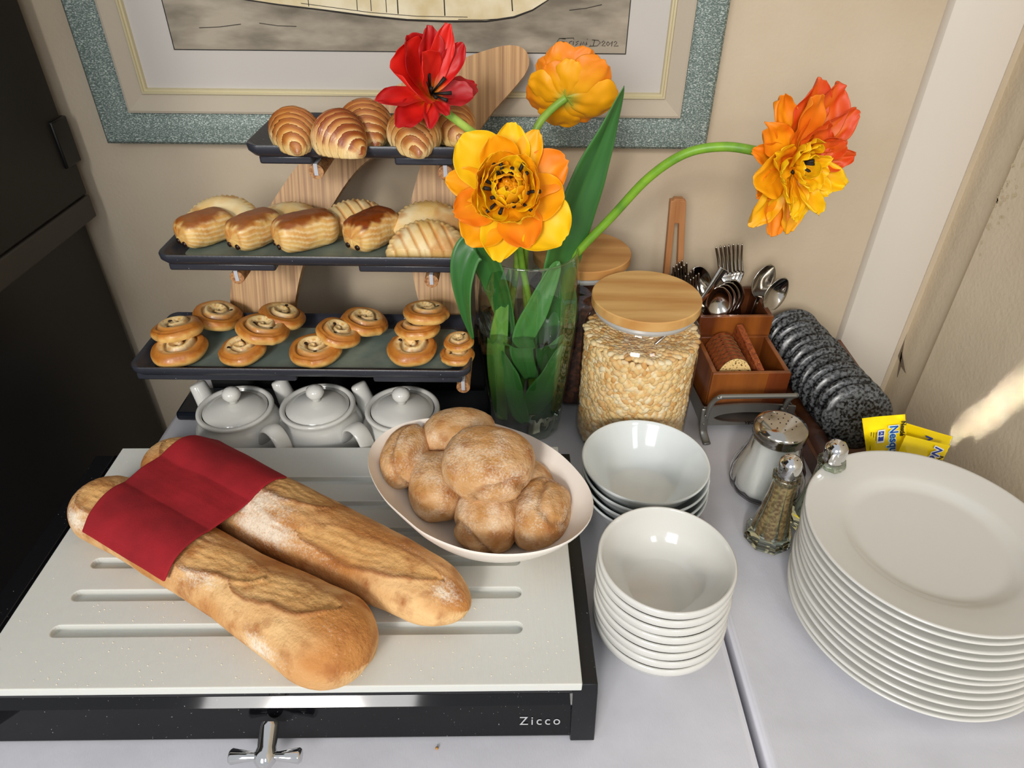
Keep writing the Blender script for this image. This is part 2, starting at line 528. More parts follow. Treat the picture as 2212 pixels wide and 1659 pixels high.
# ------------------------------------------------------------------ tables and cloths
for nm, x0, x1, lab, lab2 in (('left', -.498, .2265, 'square wooden table under the left white cloth, carrying breads and pastries', 'white tablecloth left of the seam, under cutting board and front bowls'),
                        ('right', .2335, .64, 'narrow wooden table under the right white cloth, carrying dinner plates', 'white tablecloth right of the seam, under dinner plates and shakers')):
    y0, y1 = .10, .992
    if nm == 'right': x1 = .56
    t = thing('table', lab, 'table', ((x0 + x1) / 2, (y0 + y1) / 2, -.748))
    hx, hy = (x1 - x0) / 2 - .008, (y1 - y0) / 2 - .008
    mk('tabletop', G().box(-hx, hx, -hy, hy, .715, .7425), acacia_dark, t, bevel=.002)
    for sx in (-1, 1):
        for sy in (-1, 1):
            mk('leg', G().box(sx * (hx - .03) - .02, sx * (hx - .03) + .02, sy * (hy - .03) - .02, sy * (hy - .03) + .02, 0, .715), acacia_dark, t, bevel=.002)
    g = G()
    prof = [(-.002, -.32), (-.001, -.1), (0, -.008), (.0012, -.0035), (.004, -.0008), (.008, 0)]
    g.ring(x0, x1, y0, y1, prof, lambda a, b, h: (a, b, h))
    n = 40
    ax, bx, ay, by = x0 + .008, x1 - .008, y0 + .008, y1 - .008

    def top(i, j):
        x = ax + (bx - ax) * i; y = ay + (by - ay) * j
        e = min(1, min(i, 1 - i, j, 1 - j) * 14)
        z = e * (.0006 * fbm((x * 9, y * 9, 3)) - .0004)
        if nm == 'right':
            yy = .335 + .03 * (x - .25)
            z += e * .0016 * math.exp(-((y - yy) / .004) ** 2)
        return (x, y, z)
    g.grid(top, 60, 90)
    tc_ = mk('tablecloth', g, cloth_m, sharp=60)
    tag(tc_, lab2, 'tablecloth')

# ------------------------------------------------------------------ framed watercolour
fr = thing('picture_frame', 'large framed watercolour with a green-grey weathered frame on the back wall', 'picture', (-.15, 1.0, .33))
fo = Vector((-.15, 1.0, .33))
YF = .968
a0 = at(230, 312, y=YF); a1 = at(1525, 324, y=YF)
X0, X1, Z0 = a0.x, a1.x, (a0.z + a1.z) / 2
ZT = Z0 + .75
b0 = at(285, 238, y=.975); b1 = at(1478, 250, y=.975)
c0 = at(318, 188, y=.985); c1 = at(1425, 203, y=.985)
d0 = at(377, 103, y=.986); d1 = at(1350, 118, y=.986)
w1 = ((b0.x - X0) + (X1 - b1.x)) / 2; w2 = ((c0.x - X0) + (X1 - c1.x)) / 2; w3z = (d0.z + d1.z) / 2
ff = lambda a, b, h: (a - fo.x, h - fo.y, b - fo.z)
frame_m = mat('frame_weathered', '#55655f', rough=.5, metal=.15, mix=('#cdd6cf', 460, .48, .74, (1, 1, 2.2)), bumps=[(300, .4, .0008, (1, 1, 3))])
liner_m = mat('frame_linen', '#b3a896', rough=.8, bumps=[(700, .4, .0005)])
slip_m = mat('frame_slip', '#cfc4a0', rough=.35, metal=.3)
mk('outer_moulding', G().ring(X0, X1, Z0, ZT, [(0, .999), (0, YF + .004), (.004, YF), (w1 * .55, YF + .002), (w1, .979), (w1, .985)], ff), frame_m, fr, smooth=True, sharp=25)
mk('linen_liner', G().ring(X0, X1, Z0, ZT, [(w1, .985), (w1, .974), (w1 + .003, .973), (w2 - .008, .981), (w2 - .006, .984)], ff), liner_m, fr, sharp=25)
mk('gold_slip', G().ring(X0, X1, Z0, ZT, [(w2 - .008, .984), (w2 - .0065, .979), (w2 - .004, .979), (w2 - .0035, .9815), (w2 - .001, .9815), (w2, .986)], ff), slip_m, fr, sharp=25)
g = G().box(X0 + w2 - .002 - fo.x, X1 - w2 + .002 - fo.x, -.014, -.010, Z0 + w2 - .002 - fo.z, ZT - w2 + .002 - fo.z)
mk('mat_board', g, mat('mount_board', '#bdb8b2', rough=.8), fr, smooth=False)
px0, px1 = d0.x, d1.x
paint_m = mat('watercolour_wash', '#a59b8a', rough=.85, mix=('#6f675a', 11, .40, .66, (1, 1, 3.2)), speck=('#d8d6d0', 60, .76))
pt = mk('painting', G().box(px0 - fo.x, px1 - fo.x, -.0146, -.0138, w3z - fo.z, ZT - .14 - fo.z), paint_m, fr, smooth=False, label='beige and grey watercolour sheet')
g = G()
lw = .0011
g.box(px0 - lw - fo.x, px1 + lw - fo.x, -.0148, -.0140, w3z - lw - fo.z, w3z - fo.z)
g.box(px0 - lw - fo.x, px0 - fo.x, -.0148, -.0140, w3z - fo.z, ZT - .14 - fo.z)
g.box(px1 - fo.x, px1 + lw - fo.x, -.0148, -.0140, w3z - fo.z, ZT - .14 - fo.z)
mk('ink_border', g, black_p, fr, smooth=False)
PY = .9852
cur = [(520, -4), (600, 8), (700, 20), (800, 33), (880, 41), (960, 44), (1050, 44), (1110, 35), (1150, 20), (1185, -2)]
cp = [at(u, v, y=PY) for u, v in cur]
poly = [(p.x, p.z) for p in cp] + [(cp[-1].x, cp[-1].z + .16), (cp[0].x, cp[0].z + .16)]
mk('painted_facade', G().prism(poly, .0002, lambda a, b, h: (a - fo.x, PY - .0002 - h - fo.y, b - fo.z)), mat('wash_ochre', '#c9b78d', rough=.85, mix=('#ddd2b4', 20, .4, .6, (1, 1, 1))), fr, smooth=False)
g = G()
ink = mat('ink', '#2a2622', rough=.8)


def stroke(g, pts, r, y=PY - .0006):
    P = [at(u, v, y=y) for u, v in pts]
    P = [Vector((p.x - fo.x, y - fo.y, p.z - fo.z)) for p in P]
    g.tube(P, r, 6, flat=.25, ref=(0, 1, 0))


stroke(g, [(u, v + 2) for u, v in cur], [.0006, .0008, .001, .0012, .0013, .0014, .0012, .0013, .001, .0004])
stroke(g, [(650, 7), (800, 27), (900, 35), (1010, 37)], .0004)
for u, v0, v1 in ((665, -8, 14), (770, -8, 22), (800, -8, 24), (833, -8, 27), (858, -6, 30), (959, -8, 34), (1105, -8, 24)):
    stroke(g, [(u, v0), (u + 1, (v0 + v1) / 2), (u + 2, v1)], .0008 if u in (959, 1105, 858) else .0005)
for a_, b_ in (((990, 42), (1090, 40)), ((1230, 22), (1300, 10)), ((430, 60), (520, 52)), ((560, 50), (640, 57))):
    stroke(g, [a_, ((a_[0] + b_[0]) / 2, (a_[1] + b_[1]) / 2 + 2), b_], .0004)
mk('ink_lines', g, ink, fr)
g = G()
SIG = [[(1222, 84), (1208, 83), (1200, 95), (1214, 97), (1224, 90), (1212, 90)], [(1228, 98), (1231, 90), (1236, 89)], [(1239, 89), (1238, 97)], [(1239, 84), (1240, 85)],
       [(1250, 89), (1244, 91), (1248, 94), (1243, 98)], [(1253, 98), (1256, 90), (1257, 97), (1261, 90), (1262, 97)], [(1265, 98), (1267, 90), (1268, 97)], [(1268, 84), (1269, 85)],
       [(1208, 83), (1240, 82)], [(1275, 97), (1276, 98)],
       [(1285, 86), (1281, 99)], [(1279, 86), (1292, 87), (1297, 92), (1290, 99), (1272, 100)],
       [(1300, 92), (1304, 88), (1307, 91), (1300, 99), (1308, 99)], [(1313, 90), (1310, 95), (1313, 99), (1317, 95), (1314, 90)], [(1319, 94), (1323, 89), (1321, 100)],
       [(1326, 92), (1330, 89), (1333, 92), (1326, 100), (1336, 99)]]
for s_ in SIG: stroke(g, s_, .00038)
mk('signature', g, black_p, fr, label='handwritten signature and year')

# ------------------------------------------------------------------ bread station: black box and white board
ROTB = radians(1.2)
BO = Vector((-.205, .48, 0))
rb = Matrix.Rotation(-ROTB, 2)
def bl(p):  # world -> local of the bread station
    q = rb @ Vector((p[0] - BO.x, p[1] - BO.y)); return Vector((q.x, q.y, p[2] - BO.z))
bb = thing('bread_station', 'black glossy stand below the white cutting board', 'stand', BO, ROTB)
fr_c = bl(at(1293, 1487, z=.070)); fr_b = bl(at(1280, 1597, z=0.0))
xR = fr_c.x; yF = fr_c.y
xL = bl(at(265, 968, z=.08)).x - .034
yB_ = bl(at(265, 968, z=.08)).y - .002
yb0 = fr_b.y - .003
prof = [(yF + .012, .0695), (yF + .002, .0695), (yF + .002, .060), (yF + .009, .057), (yF + .009, .047), (yF + .002, .040), (yb0 + .003, .008), (yb0 + .006, .001), (yb0 + .03, .001)]
inner_back = yB_
g = G().prism(prof + [(inner_back, .003), (inner_back, .0695)], (xR - .020) - (xL + .02), lambda a, b, h: (xL + .02 + h, a, b))
mk('front_body', g, black_gloss, bb, smooth=False)
mk('side_cheek', G().prism([(yF, .062), (yF + .004, .070), (inner_back, .070), (inner_back, 0), (yb0 + .003, 0), (yb0, .004)], .022, lambda a, b, h: (xR - .022 + h, a, b)), black_satin, bb, smooth=False, bevel=.0008)
mk('side_cheek', G().prism([(yF, .062), (yF + .004, .070), (inner_back, .070), (inner_back, 0), (yb0 + .003, 0), (yb0, .004)], .022, lambda a, b, h: (xL + h, a, b)), black_satin, bb, smooth=False, bevel=.0008)
zc_ = bl(at(1167, 1592, y=BO.y + yb0 + .002))
zc_.z += .0075
tm = Matrix.Translation((zc_.x, yb0 + .0018 + max(0, zc_.z - .008) * (yF - yb0) / .032, zc_.z)) @ Matrix.Rotation(radians(90) - atan2(yF - yb0, .032), 4, 'X')
text('lettering', 'Zicco', .0125, mat('letter_silver', '#c9c9cc', rough=.3, metal=.5), bb, tm, spacing=1.35, label='silver engraved letters')
# chrome tap
tp = bl(at(578, 1610, y=BO.y + yb0 - .012))
g = G().lathe([(0, 0), (.0075, 0), (.0082, .003), (.0082, .020), (.0095, .023), (.0095, .031), (.006, .036), (0, .041)], 24)
tap = mk('tap', g, chrome, bb, loc=(tp.x, yb0 + .004, tp.z + .010), rot=(radians(117), 0, 0), sharp=35, label='chrome tap with a cross handle')
g = G().tube([(-.031, 0, .027), (-.029, 0, .027), (-.012, 0, .027), (0, 0, .027), (.012, 0, .027), (.029, 0, .027), (.031, 0, .027)], [.0052, .0066, .0038, .0035, .0038, .0066, .0052], 16)
mk('tap_handle', g, chrome, tap)

board = thing('cutting_board', 'thick white plastic cutting board with crumb slots, under the baguettes', 'cutting board', (BO.x, BO.y, .0695), ROTB)
q0 = bl(at(1262, 1478, z=.08)); q1 = bl(at(1223, 1165, z=.08)); q2 = bl(at(265, 968, z=.08))
bx1 = (q0.x + q1.x) / 2; bx0 = q2.x; by0 = q0.y; by1 = q2.y
slab = mk('board_slab', G().box(bx0, bx1, by0, by1, .0003, .0105), plastic_white, board, smooth=False)
g = G()
for k, yy in enumerate((0, .0392, .0784, .1176, .1568, .1960)):
    sy = bl((0, .3865, 0)).y + yy + .002
    xa, xb_ = bl((-.420, .386, 0)).x, bl((.012, .386, 0)).x
    pl = []
    for i in range(9):
        a = pi / 2 + pi * i / 8; pl.append((xa + .0062 * cos(a) + .006, sy + .0062 * sin(a)))
    for i in range(9):
        a = -pi / 2 + pi * i / 8; pl.append((xb_ + .0062 * cos(a) - .006, sy + .0062 * sin(a)))
    g.prism(pl, .02, lambda a, b, h: (a, b, .0028 + h))
cut(slab, g)
bv = slab.modifiers.new('bevel', 'BEVEL'); bv.width = .0009; bv.segments = 2; bv.limit_method = 'ANGLE'
# flour and crumbs strewn on the board
g = G()
for k in range(520):
    if k < 300:
        x = R.uniform(bx0 + .01, bx1 - .005); y = R.uniform(by0 + .003, by0 + .09)
    else:
        x = R.uniform(bx0 + .01, bx1 - .01); y = R.uniform(by0, by1 - .01)
    ly = bl((0, .3885, 0)).y
    if any(abs(y - (ly + .0392 * i)) < .0085 for i in range(6)): continue
    s_ = R.uniform(.0003, .0009)
    g.add([(x - s_, y, .0104), (x, y - s_, .0104), (x + s_, y, .0104), (x, y + s_, .0104), (x, y, .0104 + s_)], [(0, 1, 4), (1, 2, 4), (2, 3, 4), (3, 0, 4), (3, 2, 1, 0)])
cr = mk('crumbs', g, mat('crumb', '#efe2c4', rough=.9), board, smooth=False, stuff=True)

# ------------------------------------------------------------------ breads
CR = [lin(c) for c in ('#e3b980', '#bd7f40', '#8a4f20', '#eddcbf', '#f1e7d6', '#c98f55')]


def baguette(name, A, B, prof, label, seed, scars, flour):
    """prof: list of (t, radius); lies on the board; scars: (t0, t1, angle0, angle1, width, lift); flour: (t, angle, spread)"""
    A = Vector(A); B = Vector(B)
    L_ = (B - A).length; ang = atan2(B.y - A.y, B.x - A.x)
    ts = [p[0] for p in prof]; rs = [p[1] for p in prof]
    g = G()

    def f(i, j):
        t = i; th = 2 * pi * j
        r = np.interp(t, ts, rs)
        e = min(1., (t / .10)) if t < .10 else (min(1., (1 - t) / .12))
        r *= sqrt(max(0.0001, 1 - (1 - e) ** 2))
        ct, st_ = cos(th), sin(th)
        x = L_ * t
        y = r * ct * 1.04; z = r * st_ * .84
        n1 = fbm((x * 16 + seed, y * 22, z * 22), 2)
        n2 = fbm((x * 70 + seed, y * 120, z * 120), 3)
        d = 1 + .035 * n1 + .008 * n2
        tone = .35 + .9 * fbm((x * 12, th * .7 + seed, 2), 3) + .35 * st_
        col = mixc(CR[0], CR[1], tone)
        fl = 0.
        for (t0, t1, a0_, a1_, w_, lift) in scars:
            u = (t - t0) / (t1 - t0)
            if -0.02 < u < 1.02:
                c_ = a0_ + (a1_ - a0_) * u + .12 * PN(Vector((t * 11, seed, a0_)))
                dd = (th - c_ + pi) % (2 * pi) - pi
                ww = w_ * sqrt(max(.01, 4 * max(0, u) * max(0, 1 - u)))
                q = dd / ww
                if abs(q) < 2.2:
                    rag = .12 * PN(Vector((x * 90, seed, 3)))
                    lip = math.exp(-((q - .95 - rag) / .13) ** 2)
                    d += lift * lip - lift * .55 * math.exp(-((q - .1) / .55) ** 2)
                    d += .010 * sin(q * 15 + 5 * PN(Vector((x * 40, q * .6, seed)))) * math.exp(-(q / .9) ** 2)
                    open_ = math.exp(-(q / .75) ** 4)
                    col = mixc(col, lin('#d9a868'), .8 * open_)
                    col = mixc(col, lin('#b27a3c'), .6 * open_ * sstep(0, .5, PN(Vector((x * 60, q * 4, seed)))))
                    col = mixc(col, CR[2], .9 * lip)
                    col = mixc(col, CR[2], .55 * math.exp(-((q + .9 - rag) / .12) ** 2))
                    fl -= .9 * open_
        # bakers wrinkles running along the crust
        d += .006 * sin(th * 26 + 6 * fbm((x * 18, th * 1.2, seed), 2)) * sstep(.1, .9, st_)
        for (tf, af, sp) in flour:
            dd = (th - af + pi) % (2 * pi) - pi
            q = ((t - tf) / sp[0]) ** 2 + (dd / sp[1]) ** 2
            fl += 1.1 * math.exp(-q) * (1 + .8 * fbm((x * 40, th * 5, seed), 3))
        fl += .35 * fbm((x * 22, th * 2, seed + 7), 3)
        zz = max(z * d, -r * .60)
        return (x, y * d, zz, (col[0], col[1], col[2], max(0., min(1.2, fl))))
    g.grid(f, 300, 130, wrap=True, cap=True)
    o = mk(name, g, bread_m, loc=(A.x, A.y, .0803 + max(rs) * .60), rot=(0, 0, ang))
    tag(o, label, 'baguette')
    return o, L_, ang


BR1, BR2 = .0415, .0415
b1a = at(186, 1068, z=.105); b1b = at(795, 1432, z=.105)
b2a = at(332, 980, z=.105); b2b = at(1012, 1318, z=.105)
bag1, L1, an1 = baguette('baguette', b1a, b1b, [(0, .034), (.1, .0365), (.3, .034), (.45, .034), (.6, .034), (.72, .038), (.86, .0415), (1, .040)],
                         'shorter front baguette with a bulging rounded tip, left end under the red napkin', 3.1,
                         [(.06, .20, 1.9, 1.7, .5, .07), (.36, .70, 1.95, 1.35, .52, .09), (.62, .90, 1.75, 1.25, .5, .08)], [(.40, 2.5, (.05, .35)), (.10, 2.6, (.05, .5)), (.55, 2.2, (.06, .2)), (.78, 2.9, (.05, .3))])
bag2, L2, an2 = baguette('baguette', b2a, b2b, [(0, .034), (.2, .038), (.42, .0405), (.6, .0385), (.8, .035), (.92, .032), (1, .028)],
                         'longer rear baguette dusted with flour, tapering towards the bread roll bowl', 9.4,
                         [(.06, .24, 1.5, 1.8, .5, .07), (.33, .60, 1.3, 1.0, .5, .06), (.58, .93, 2.1, 1.5, .5, .09)], [(.42, 1.9, (.09, .45)), (.50, 2.4, (.12, .35)), (.96, 1.8, (.03, .4)), (.2, 1.0, (.05, .4))])

# napkin: a strip laid across both baguettes
dirb = Vector((cos((an1 + an2) / 2), sin((an1 + an2) / 2), 0))
nrm_ = Vector((-dirb.y, dirb.x, 0))  # towards the back


def bheight(p):
    h = .0805
    for A, ang, prof, mx in ((b1a, an1, .036, .0415), (b2a, an2, .037, .0405)):
        d = Vector((cos(ang), sin(ang), 0)); n = Vector((-d.y, d.x, 0))
        q = Vector((p.x - A.x, p.y - A.y, 0)); s_ = q.dot(n)
        r = prof * 1.05
        if abs(s_) < r:
            h = max(h, .0803 + mx * .60 + prof * .84 * sqrt(1 - (s_ / r) ** 2))
    return h


def hull_h(p):
    """a cloth pulled over the loaves: slopes away from them at a steep but finite angle, bridges the gap"""
    h = .081
    for k_ in range(-16, 17):
        d_ = k_ * .0045
        h = max(h, bheight(p + nrm_ * d_) - abs(d_) * (1.1 if abs(d_) < .02 else 1.3))
    lf_ = max(bheight(p + nrm_ * (k_ * .006)) - k_ * .006 * .05 for k_ in range(0, 22))
    rg_ = max(bheight(p - nrm_ * (k_ * .006)) - k_ * .006 * .05 for k_ in range(0, 22))
    return max(h, min(lf_, rg_))


def corner(u, v):
    z = .10
    for _ in range(12):
        p = at(u, v, z=z); z = .5 * z + .5 * (hull_h(p) + .003)
    return p


# four corners of the strip as seen in the photograph
nl0 = corner(180, 1150); nl1 = corner(358, 1258)
nr0 = corner(446, 950); nr1 = corner(598, 1040)
print('napkin', nl0, nl1, nr0, nr1)


def nap_full(i, j):
    ii = i * 1.06
    ex = max(0, ii - 1)
    a = nl0.lerp(nr0, min(ii, 1)); b = nl1.lerp(nr1, min(ii, 1))
    a = a + nrm_ * ex * .22; b = b + nrm_ * ex * .22
    p = a.lerp(b, j); p.z = 0
    h = hull_h(p)
    mid = sstep(.3, .5, i) * (1 - sstep(.6, .8, i))
    h += .0036 + .0010 * fbm((i * 6, j * 3, 4), 2) + .0020 * sin(j * 8 + i * 5) * mid
    return (p.x, p.y, h)


g = G().grid(nap_full, 90, 40)
nk = mk('napkin', g, napkin_m)
so = nk.modifiers.new('thick', 'SOLIDIFY'); so.thickness = .0022; so.offset = 1
sb = nk.modifiers.new('sub', 'SUBSURF'); sb.levels = 1; sb.render_levels = 1
tag(nk, 'dark red folded cloth napkin laid across both baguettes', 'napkin')

# ------------------------------------------------------------------ oval bread bowl
rim = [(792, 985), (810, 945), (860, 915), (920, 903), (1000, 905), (1100, 925), (1180, 960), (1240, 1010), (1278, 1060), (1285, 1100), (1262, 1145), (1210, 1178), (1130, 1195), (1060, 1195), (960, 1170), (870, 1110), (812, 1045)]
RZ = .152
rp = [at(u, v, z=RZ) for u, v in rim]
cxy = sum(rp, Vector()) / len(rp); BC = Vector((cxy.x, cxy.y, .0802))
ang_r = sorted([(atan2(p.y - BC.y, p.x - BC.x) % (2 * pi), (Vector((p.x, p.y, 0)) - Vector((BC.x, BC.y, 0))).length) for p in rp])
aa = [a for a, r in ang_r]; rr = [r for a, r in ang_r]
aa = [aa[-1] - 2 * pi] + aa + [aa[0] + 2 * pi]; rr = [rr[-1]] + rr + [rr[0]]


def brad(th):
    return sum(np.interp((th + d) % (2 * pi), aa, rr) for d in (-.16, -.08, 0, .08, .16)) / 5


g = G()
pr_in = [(.0, .010), (.25, .0105), (.42, .014), (.6, .024), (.78, .040), (.9, .055), (.97, .066), (.995, .0715)]
pr_out = [(1.0, .0700), (.985, .066), (.92, .054), (.8, .037), (.62, .020), (.46, .008), (.42, 0.0), (.0, 0.0)]
vs = []
g.lathe([(max(r, 0), z) for r, z in pr_in + pr_out], 96, rf=lambda a, z: brad(a))
bowl_t = mk('bread_bowl', g, porc_matt, loc=BC, sharp=60)
tag(bowl_t, 'large oval off-white bowl holding bread rolls on the cutting board corner', 'bowl')

ROLL = [lin(c) for c in ('#d8b184', '#bd8a50', '#e2c9a2', '#946a40', '#efdfc6')]


def roll(p, sz, rot, seed, label, dark=.3, seam=None):
    g = G()
    sx, sy, sz_ = sz

    def f(i, j):
        ph = pi * i; th = 2 * pi * j
        d = Vector((sin(ph) * cos(th), sin(ph) * sin(th), cos(ph)))
        n = fbm(d * 1.2 + Vector((seed, 0, 0)), 3)
        k = 1 + .05 * n + .006 * fbm(d * 9 + Vector((seed, 0, 0)), 3)
        col = mixc(ROLL[0], ROLL[1], .45 + .9 * fbm(d * 2.2 + Vector((seed, 5, 0)), 3) + dark * d.z)
        fl = .25 + .55 * fbm(d * 2.0 + Vector((0, seed, 2)), 3)
        if seam:
            q = d.dot(Vector(seam[0])) - seam[1] + .08 * PN(d * 3 + Vector((seed, 0, 0)))
            k -= .09 * math.exp(-(q / .055) ** 2)
            k += .03 * math.exp(-((q - .13) / .06) ** 2)
            col = mixc(col, ROLL[3], .7 * math.exp(-(q / .06) ** 2))
        e = lambda v: math.copysign(abs(v) ** .88, v)
        return (sx * e(d.x) * k, sy * e(d.y) * k, sz_ * e(d.z) * k, (col[0], col[1], col[2], max(0., min(1., fl))))
    g.grid(f, 52, 72, wrap=True)
    o = mk('bread_roll', g, bread_m, loc=p, rot=rot)
    tag(o, label, 'bread roll', 'bread rolls in the oval bowl')
    return o


roll(at(876, 985, z=.135), (.024, .039, .026), (.1, -.35, -.25), 1.0, 'bread roll at the left rim of the oval bowl, turned on its side', seam=((1, 0, .3), .35))
roll(at(992, 938, z=.140), (.042, .030, .028), (0, 0, .2), 2.0, 'bread roll at the back of the oval bowl, nearest the teapots', .1)
roll(at(946, 1048, z=.122), (.031, .041, .030), (.1, .1, .1), 3.0, 'pale bread roll with a torn dimple, left of the topmost roll', .1, seam=((.5, .8, .3), .82))
roll(at(1054, 1000, z=.168), (.046, .042, .029), (.1, 0, -.2), 4.0, 'topmost large golden bread roll heaped on the others', .5, seam=((.5, -.8, -.2), .8))
roll(at(1054, 1118, z=.119), (.034, .037, .027), (.35, 0, 0), 5.0, 'floury bread roll with a reddish patch at the front of the bowl', -.1, seam=((-.6, -.7, 0), .7))
roll(at(1138, 1052, z=.118), (.029, .030, .027), (0, 0, .4), 6.0, 'bread roll mostly hidden behind the rightmost roll', .1)
roll(at(1170, 1112, z=.122), (.029, .040, .029), (.1, .25, -.25), 7.0, 'rightmost golden bread roll with a small crack', .4, seam=((.4, .2, .9), .75))

# ------------------------------------------------------------------ stacked bowls and plates
bprof = [(0, .0070), (.032, .0070), (.0335, .0076), (.041, .0105), (.050, .0195), (.0565, .0315), (.0605, .0430), (.0618, .0495), (.0628, .0508), (.0642, .0505), (.0652, .0490), (.0650, .0432), (.0642, .0412), (.0612, .0402), (.0585, .032), (.052, .0195), (.044, .010), (.0385, .006), (.0375, 0), (.0345, 0), (.0335, .003), (0, .003)]
bp2 = [(0, .0065), (.034, .0065), (.040, .008), (.052, .020), (.063, .036), (.070, .0490), (.0722, .0530), (.0735, .0540), (.0747, .0533), (.0740, .0505), (.0715, .0470), (.0645, .0330), (.054, .018), (.044, .006), (.043, 0), (.040, 0), (.039, .003), (0, .003)]
ordn = ['topmost', 'second from top', 'third from top', 'fourth from top', 'fifth from top', 'sixth from top', 'seventh from top', 'eighth from top', 'ninth from top', 'tenth from top', 'eleventh from top', 'bottom']
first = None
n_ = 8
for k in range(n_):
    idx = n_ - 1 - k
    lab = ('bottom' if k == 0 else ordn[idx]) + ' small deep white bowl in the front stack beside the cutting board'
    loc = (.1485 + .0006 * sin(k * 2.1), .4325 + .0015 * k / 1 - .004, .0004 + .0102 * k)
    if first is None:
        first = mk('cereal_bowl', G().lathe(bprof, 96), porc, loc=loc); o = first
    else:
        o = first.copy(); COL.objects.link(o); o.location = loc; o.rotation_euler = (0, 0, k * .7)
    tag(o, lab, 'bowl', 'small bowls in the front stack')
first = None
for k in range(4):
    idx = 3 - k
    lab = ('bottom' if k == 0 else ordn[idx]) + ' wider white bowl in the rear stack in front of the cereal jar'
    loc = (.1605 - .001 * k, .606 + .001 * k, .0004 + .0125 * k)
    if first is None:
        first = mk('wide_bowl', G().lathe(bp2, 96), porc_cool, loc=loc); o = first
    else:
        o = first.copy(); COL.objects.link(o); o.location = loc; o.rotation_euler = (radians(.4) * k, 0, k)
    tag(o, lab, 'bowl', 'wide bowls in the rear stack')
pp = [(0, .0045), (.070, .0045), (.0785, .006), (.085, .0100), (.092, .0125), (.110, .0160), (.1225, .0190), (.1248, .0195), (.1260, .0182), (.1250, .0165), (.110, .0125), (.092, .0085), (.084, .004), (.080, 0), (.074, 0), (.073, .0015), (0, .0015)]
first = None
for k in range(12):
    f_ = k / 11
    idx = 11 - k
    lab = ordn[idx] + ' round white dinner plate in the tall stack at the right'
    jit = .0015 if k not in (5, 6) else .004
    loc = (.4265 + .010 * f_ + R.uniform(-jit, jit), .461 + .034 * f_ + R.uniform(-jit, jit), .0006 + .0072 * k)
    if first is None:
        first = mk('dinner_plate', G().lathe(pp, 128), porc, loc=loc); o = first
    else:
        o = first.copy(); COL.objects.link(o); o.location = loc
    tag(o, lab, 'plate', 'dinner plates in the tall stack')

# ------------------------------------------------------------------ teapots


def teapot():
    t = thing('teapot', '', 'teapot')
    body = [(0, .003), (.030, .003), (.031, 0), (.036, 0), (.040, .006), (.0495, .022), (.0545, .040), (.0555, .055), (.0525, .070), (.0475, .081), (.0455, .084), (.0460, .089), (.0478, .092), (.0468, .0945), (.0440, .0950), (.0415, .0935), (.0405, .090), (.0405, .085), (.048, .070), (.050, .055), (.048, .035), (.038, .012), (0, .008)]
    mk('body', G().lathe(body, 72), porc, t)
    lid = mk('lid', G().lathe([(0, .087), (.036, .087), (.0398, .0905), (.0398, .0925), (.030, .0965), (.016, .1005), (.008, .102), (0, .102)], 64), porc, t)
    mk('knob', G().lathe([(0, .1015), (.0062, .1015), (.0052, .105), (.0085, .108), (.0115, .1135), (.0105, .119), (.0065, .1225), (.0035, .1232), (0, .1245)], 40), porc, lid)
    hg = G().lathe([(0, .0), (.0011, .0), (.0011, .0003), (0, .0003)], 10)
    mk('steam_hole', hg, choc_m, lid, loc=(.018, -.012, .0988), rot=(radians(-12), radians(-12), 0), smooth=False)
    pts = [(.044, 0, .040), (.056, 0, .050), (.0655, 0, .066), (.072, 0, .080), (.0785, 0, .094), (.0805, 0, .098)]
    g = G().tube(pts, [.0175, .0165, .014, .0125, .0115, .0114], 20, flat=.8)
    s_ = mk('spout', g, porc, t, sub=1)
    hp = [(-.051, 0, .064), (-.054, 0, .072), (-.061, 0, .088), (-.073, 0, .094), (-.084, 0, .088), (-.091, 0, .073), (-.090, 0, .055), (-.081, 0, .037), (-.068, 0, .024), (-.048, 0, .019)]
    # smooth the ribbon
    P = [Vector(p) for p in hp]
    Q = []
    for i in range(len(P) - 1):
        a = P[max(i - 1, 0)]; b = P[i]; c = P[i + 1]; d = P[min(i + 2, len(P) - 1)]
        for k in range(4):
            u = k / 4
            Q.append(.5 * ((2 * b) + (c - a) * u + (2 * a - 5 * b + 4 * c - d) * u * u + (3 * b - a - 3 * c + d) * u ** 3))
    Q.append(P[-1])
    mk('handle', G().tube(Q, .0105, 16, flat=.34, ref=(1, 0, 0)), porc, t)
    return t


tp0 = teapot()
pots = [(at(505, 883, z=.095), 2.52, 'leftmost white teapot, behind the red napkin'), (at(684, 878, z=.095), 2.48, 'middle white teapot between two others under the bottom tray'), (at(868, 884, z=.095), 2.52, 'rightmost white teapot, half behind the oval bread bowl')]
for k, (p, rz, lab) in enumerate(pots):
    t = tp0 if k == 0 else copy_tree(tp0)
    t.location = (p.x, p.y + .004, .0005); t.rotation_euler = (0, 0, rz)
    tag(t, lab, 'teapot', 'white teapots in a row')
bpy.context.view_layer.update()

# ------------------------------------------------------------------ display stand with three trays
PLY = lambda z: .842 + (z - .15) * .40   # front face of the leaning oak legs
ds = thing('pastry_stand', 'curved oak stand with pegs that carries the three pastry trays', 'display stand', (-.2, .88, 0))
do = Vector((-.2, .88, 0))


def onleg(u, v):
    # intersect ray with leaning plane y = .842 + .4(z-.15)
    d = rt * ((u - CX) / FPX) - up * ((v - CY) / FPX) + fwd
    c = Vector((0, 0, CH))
    t = (.842 + .4 * (c.z - .15) - c.y) / (d.y - .4 * d.z)
    return c + d * t


def legpoly(px):
    pts = [onleg(u, v) for u, v in px]
    return pts


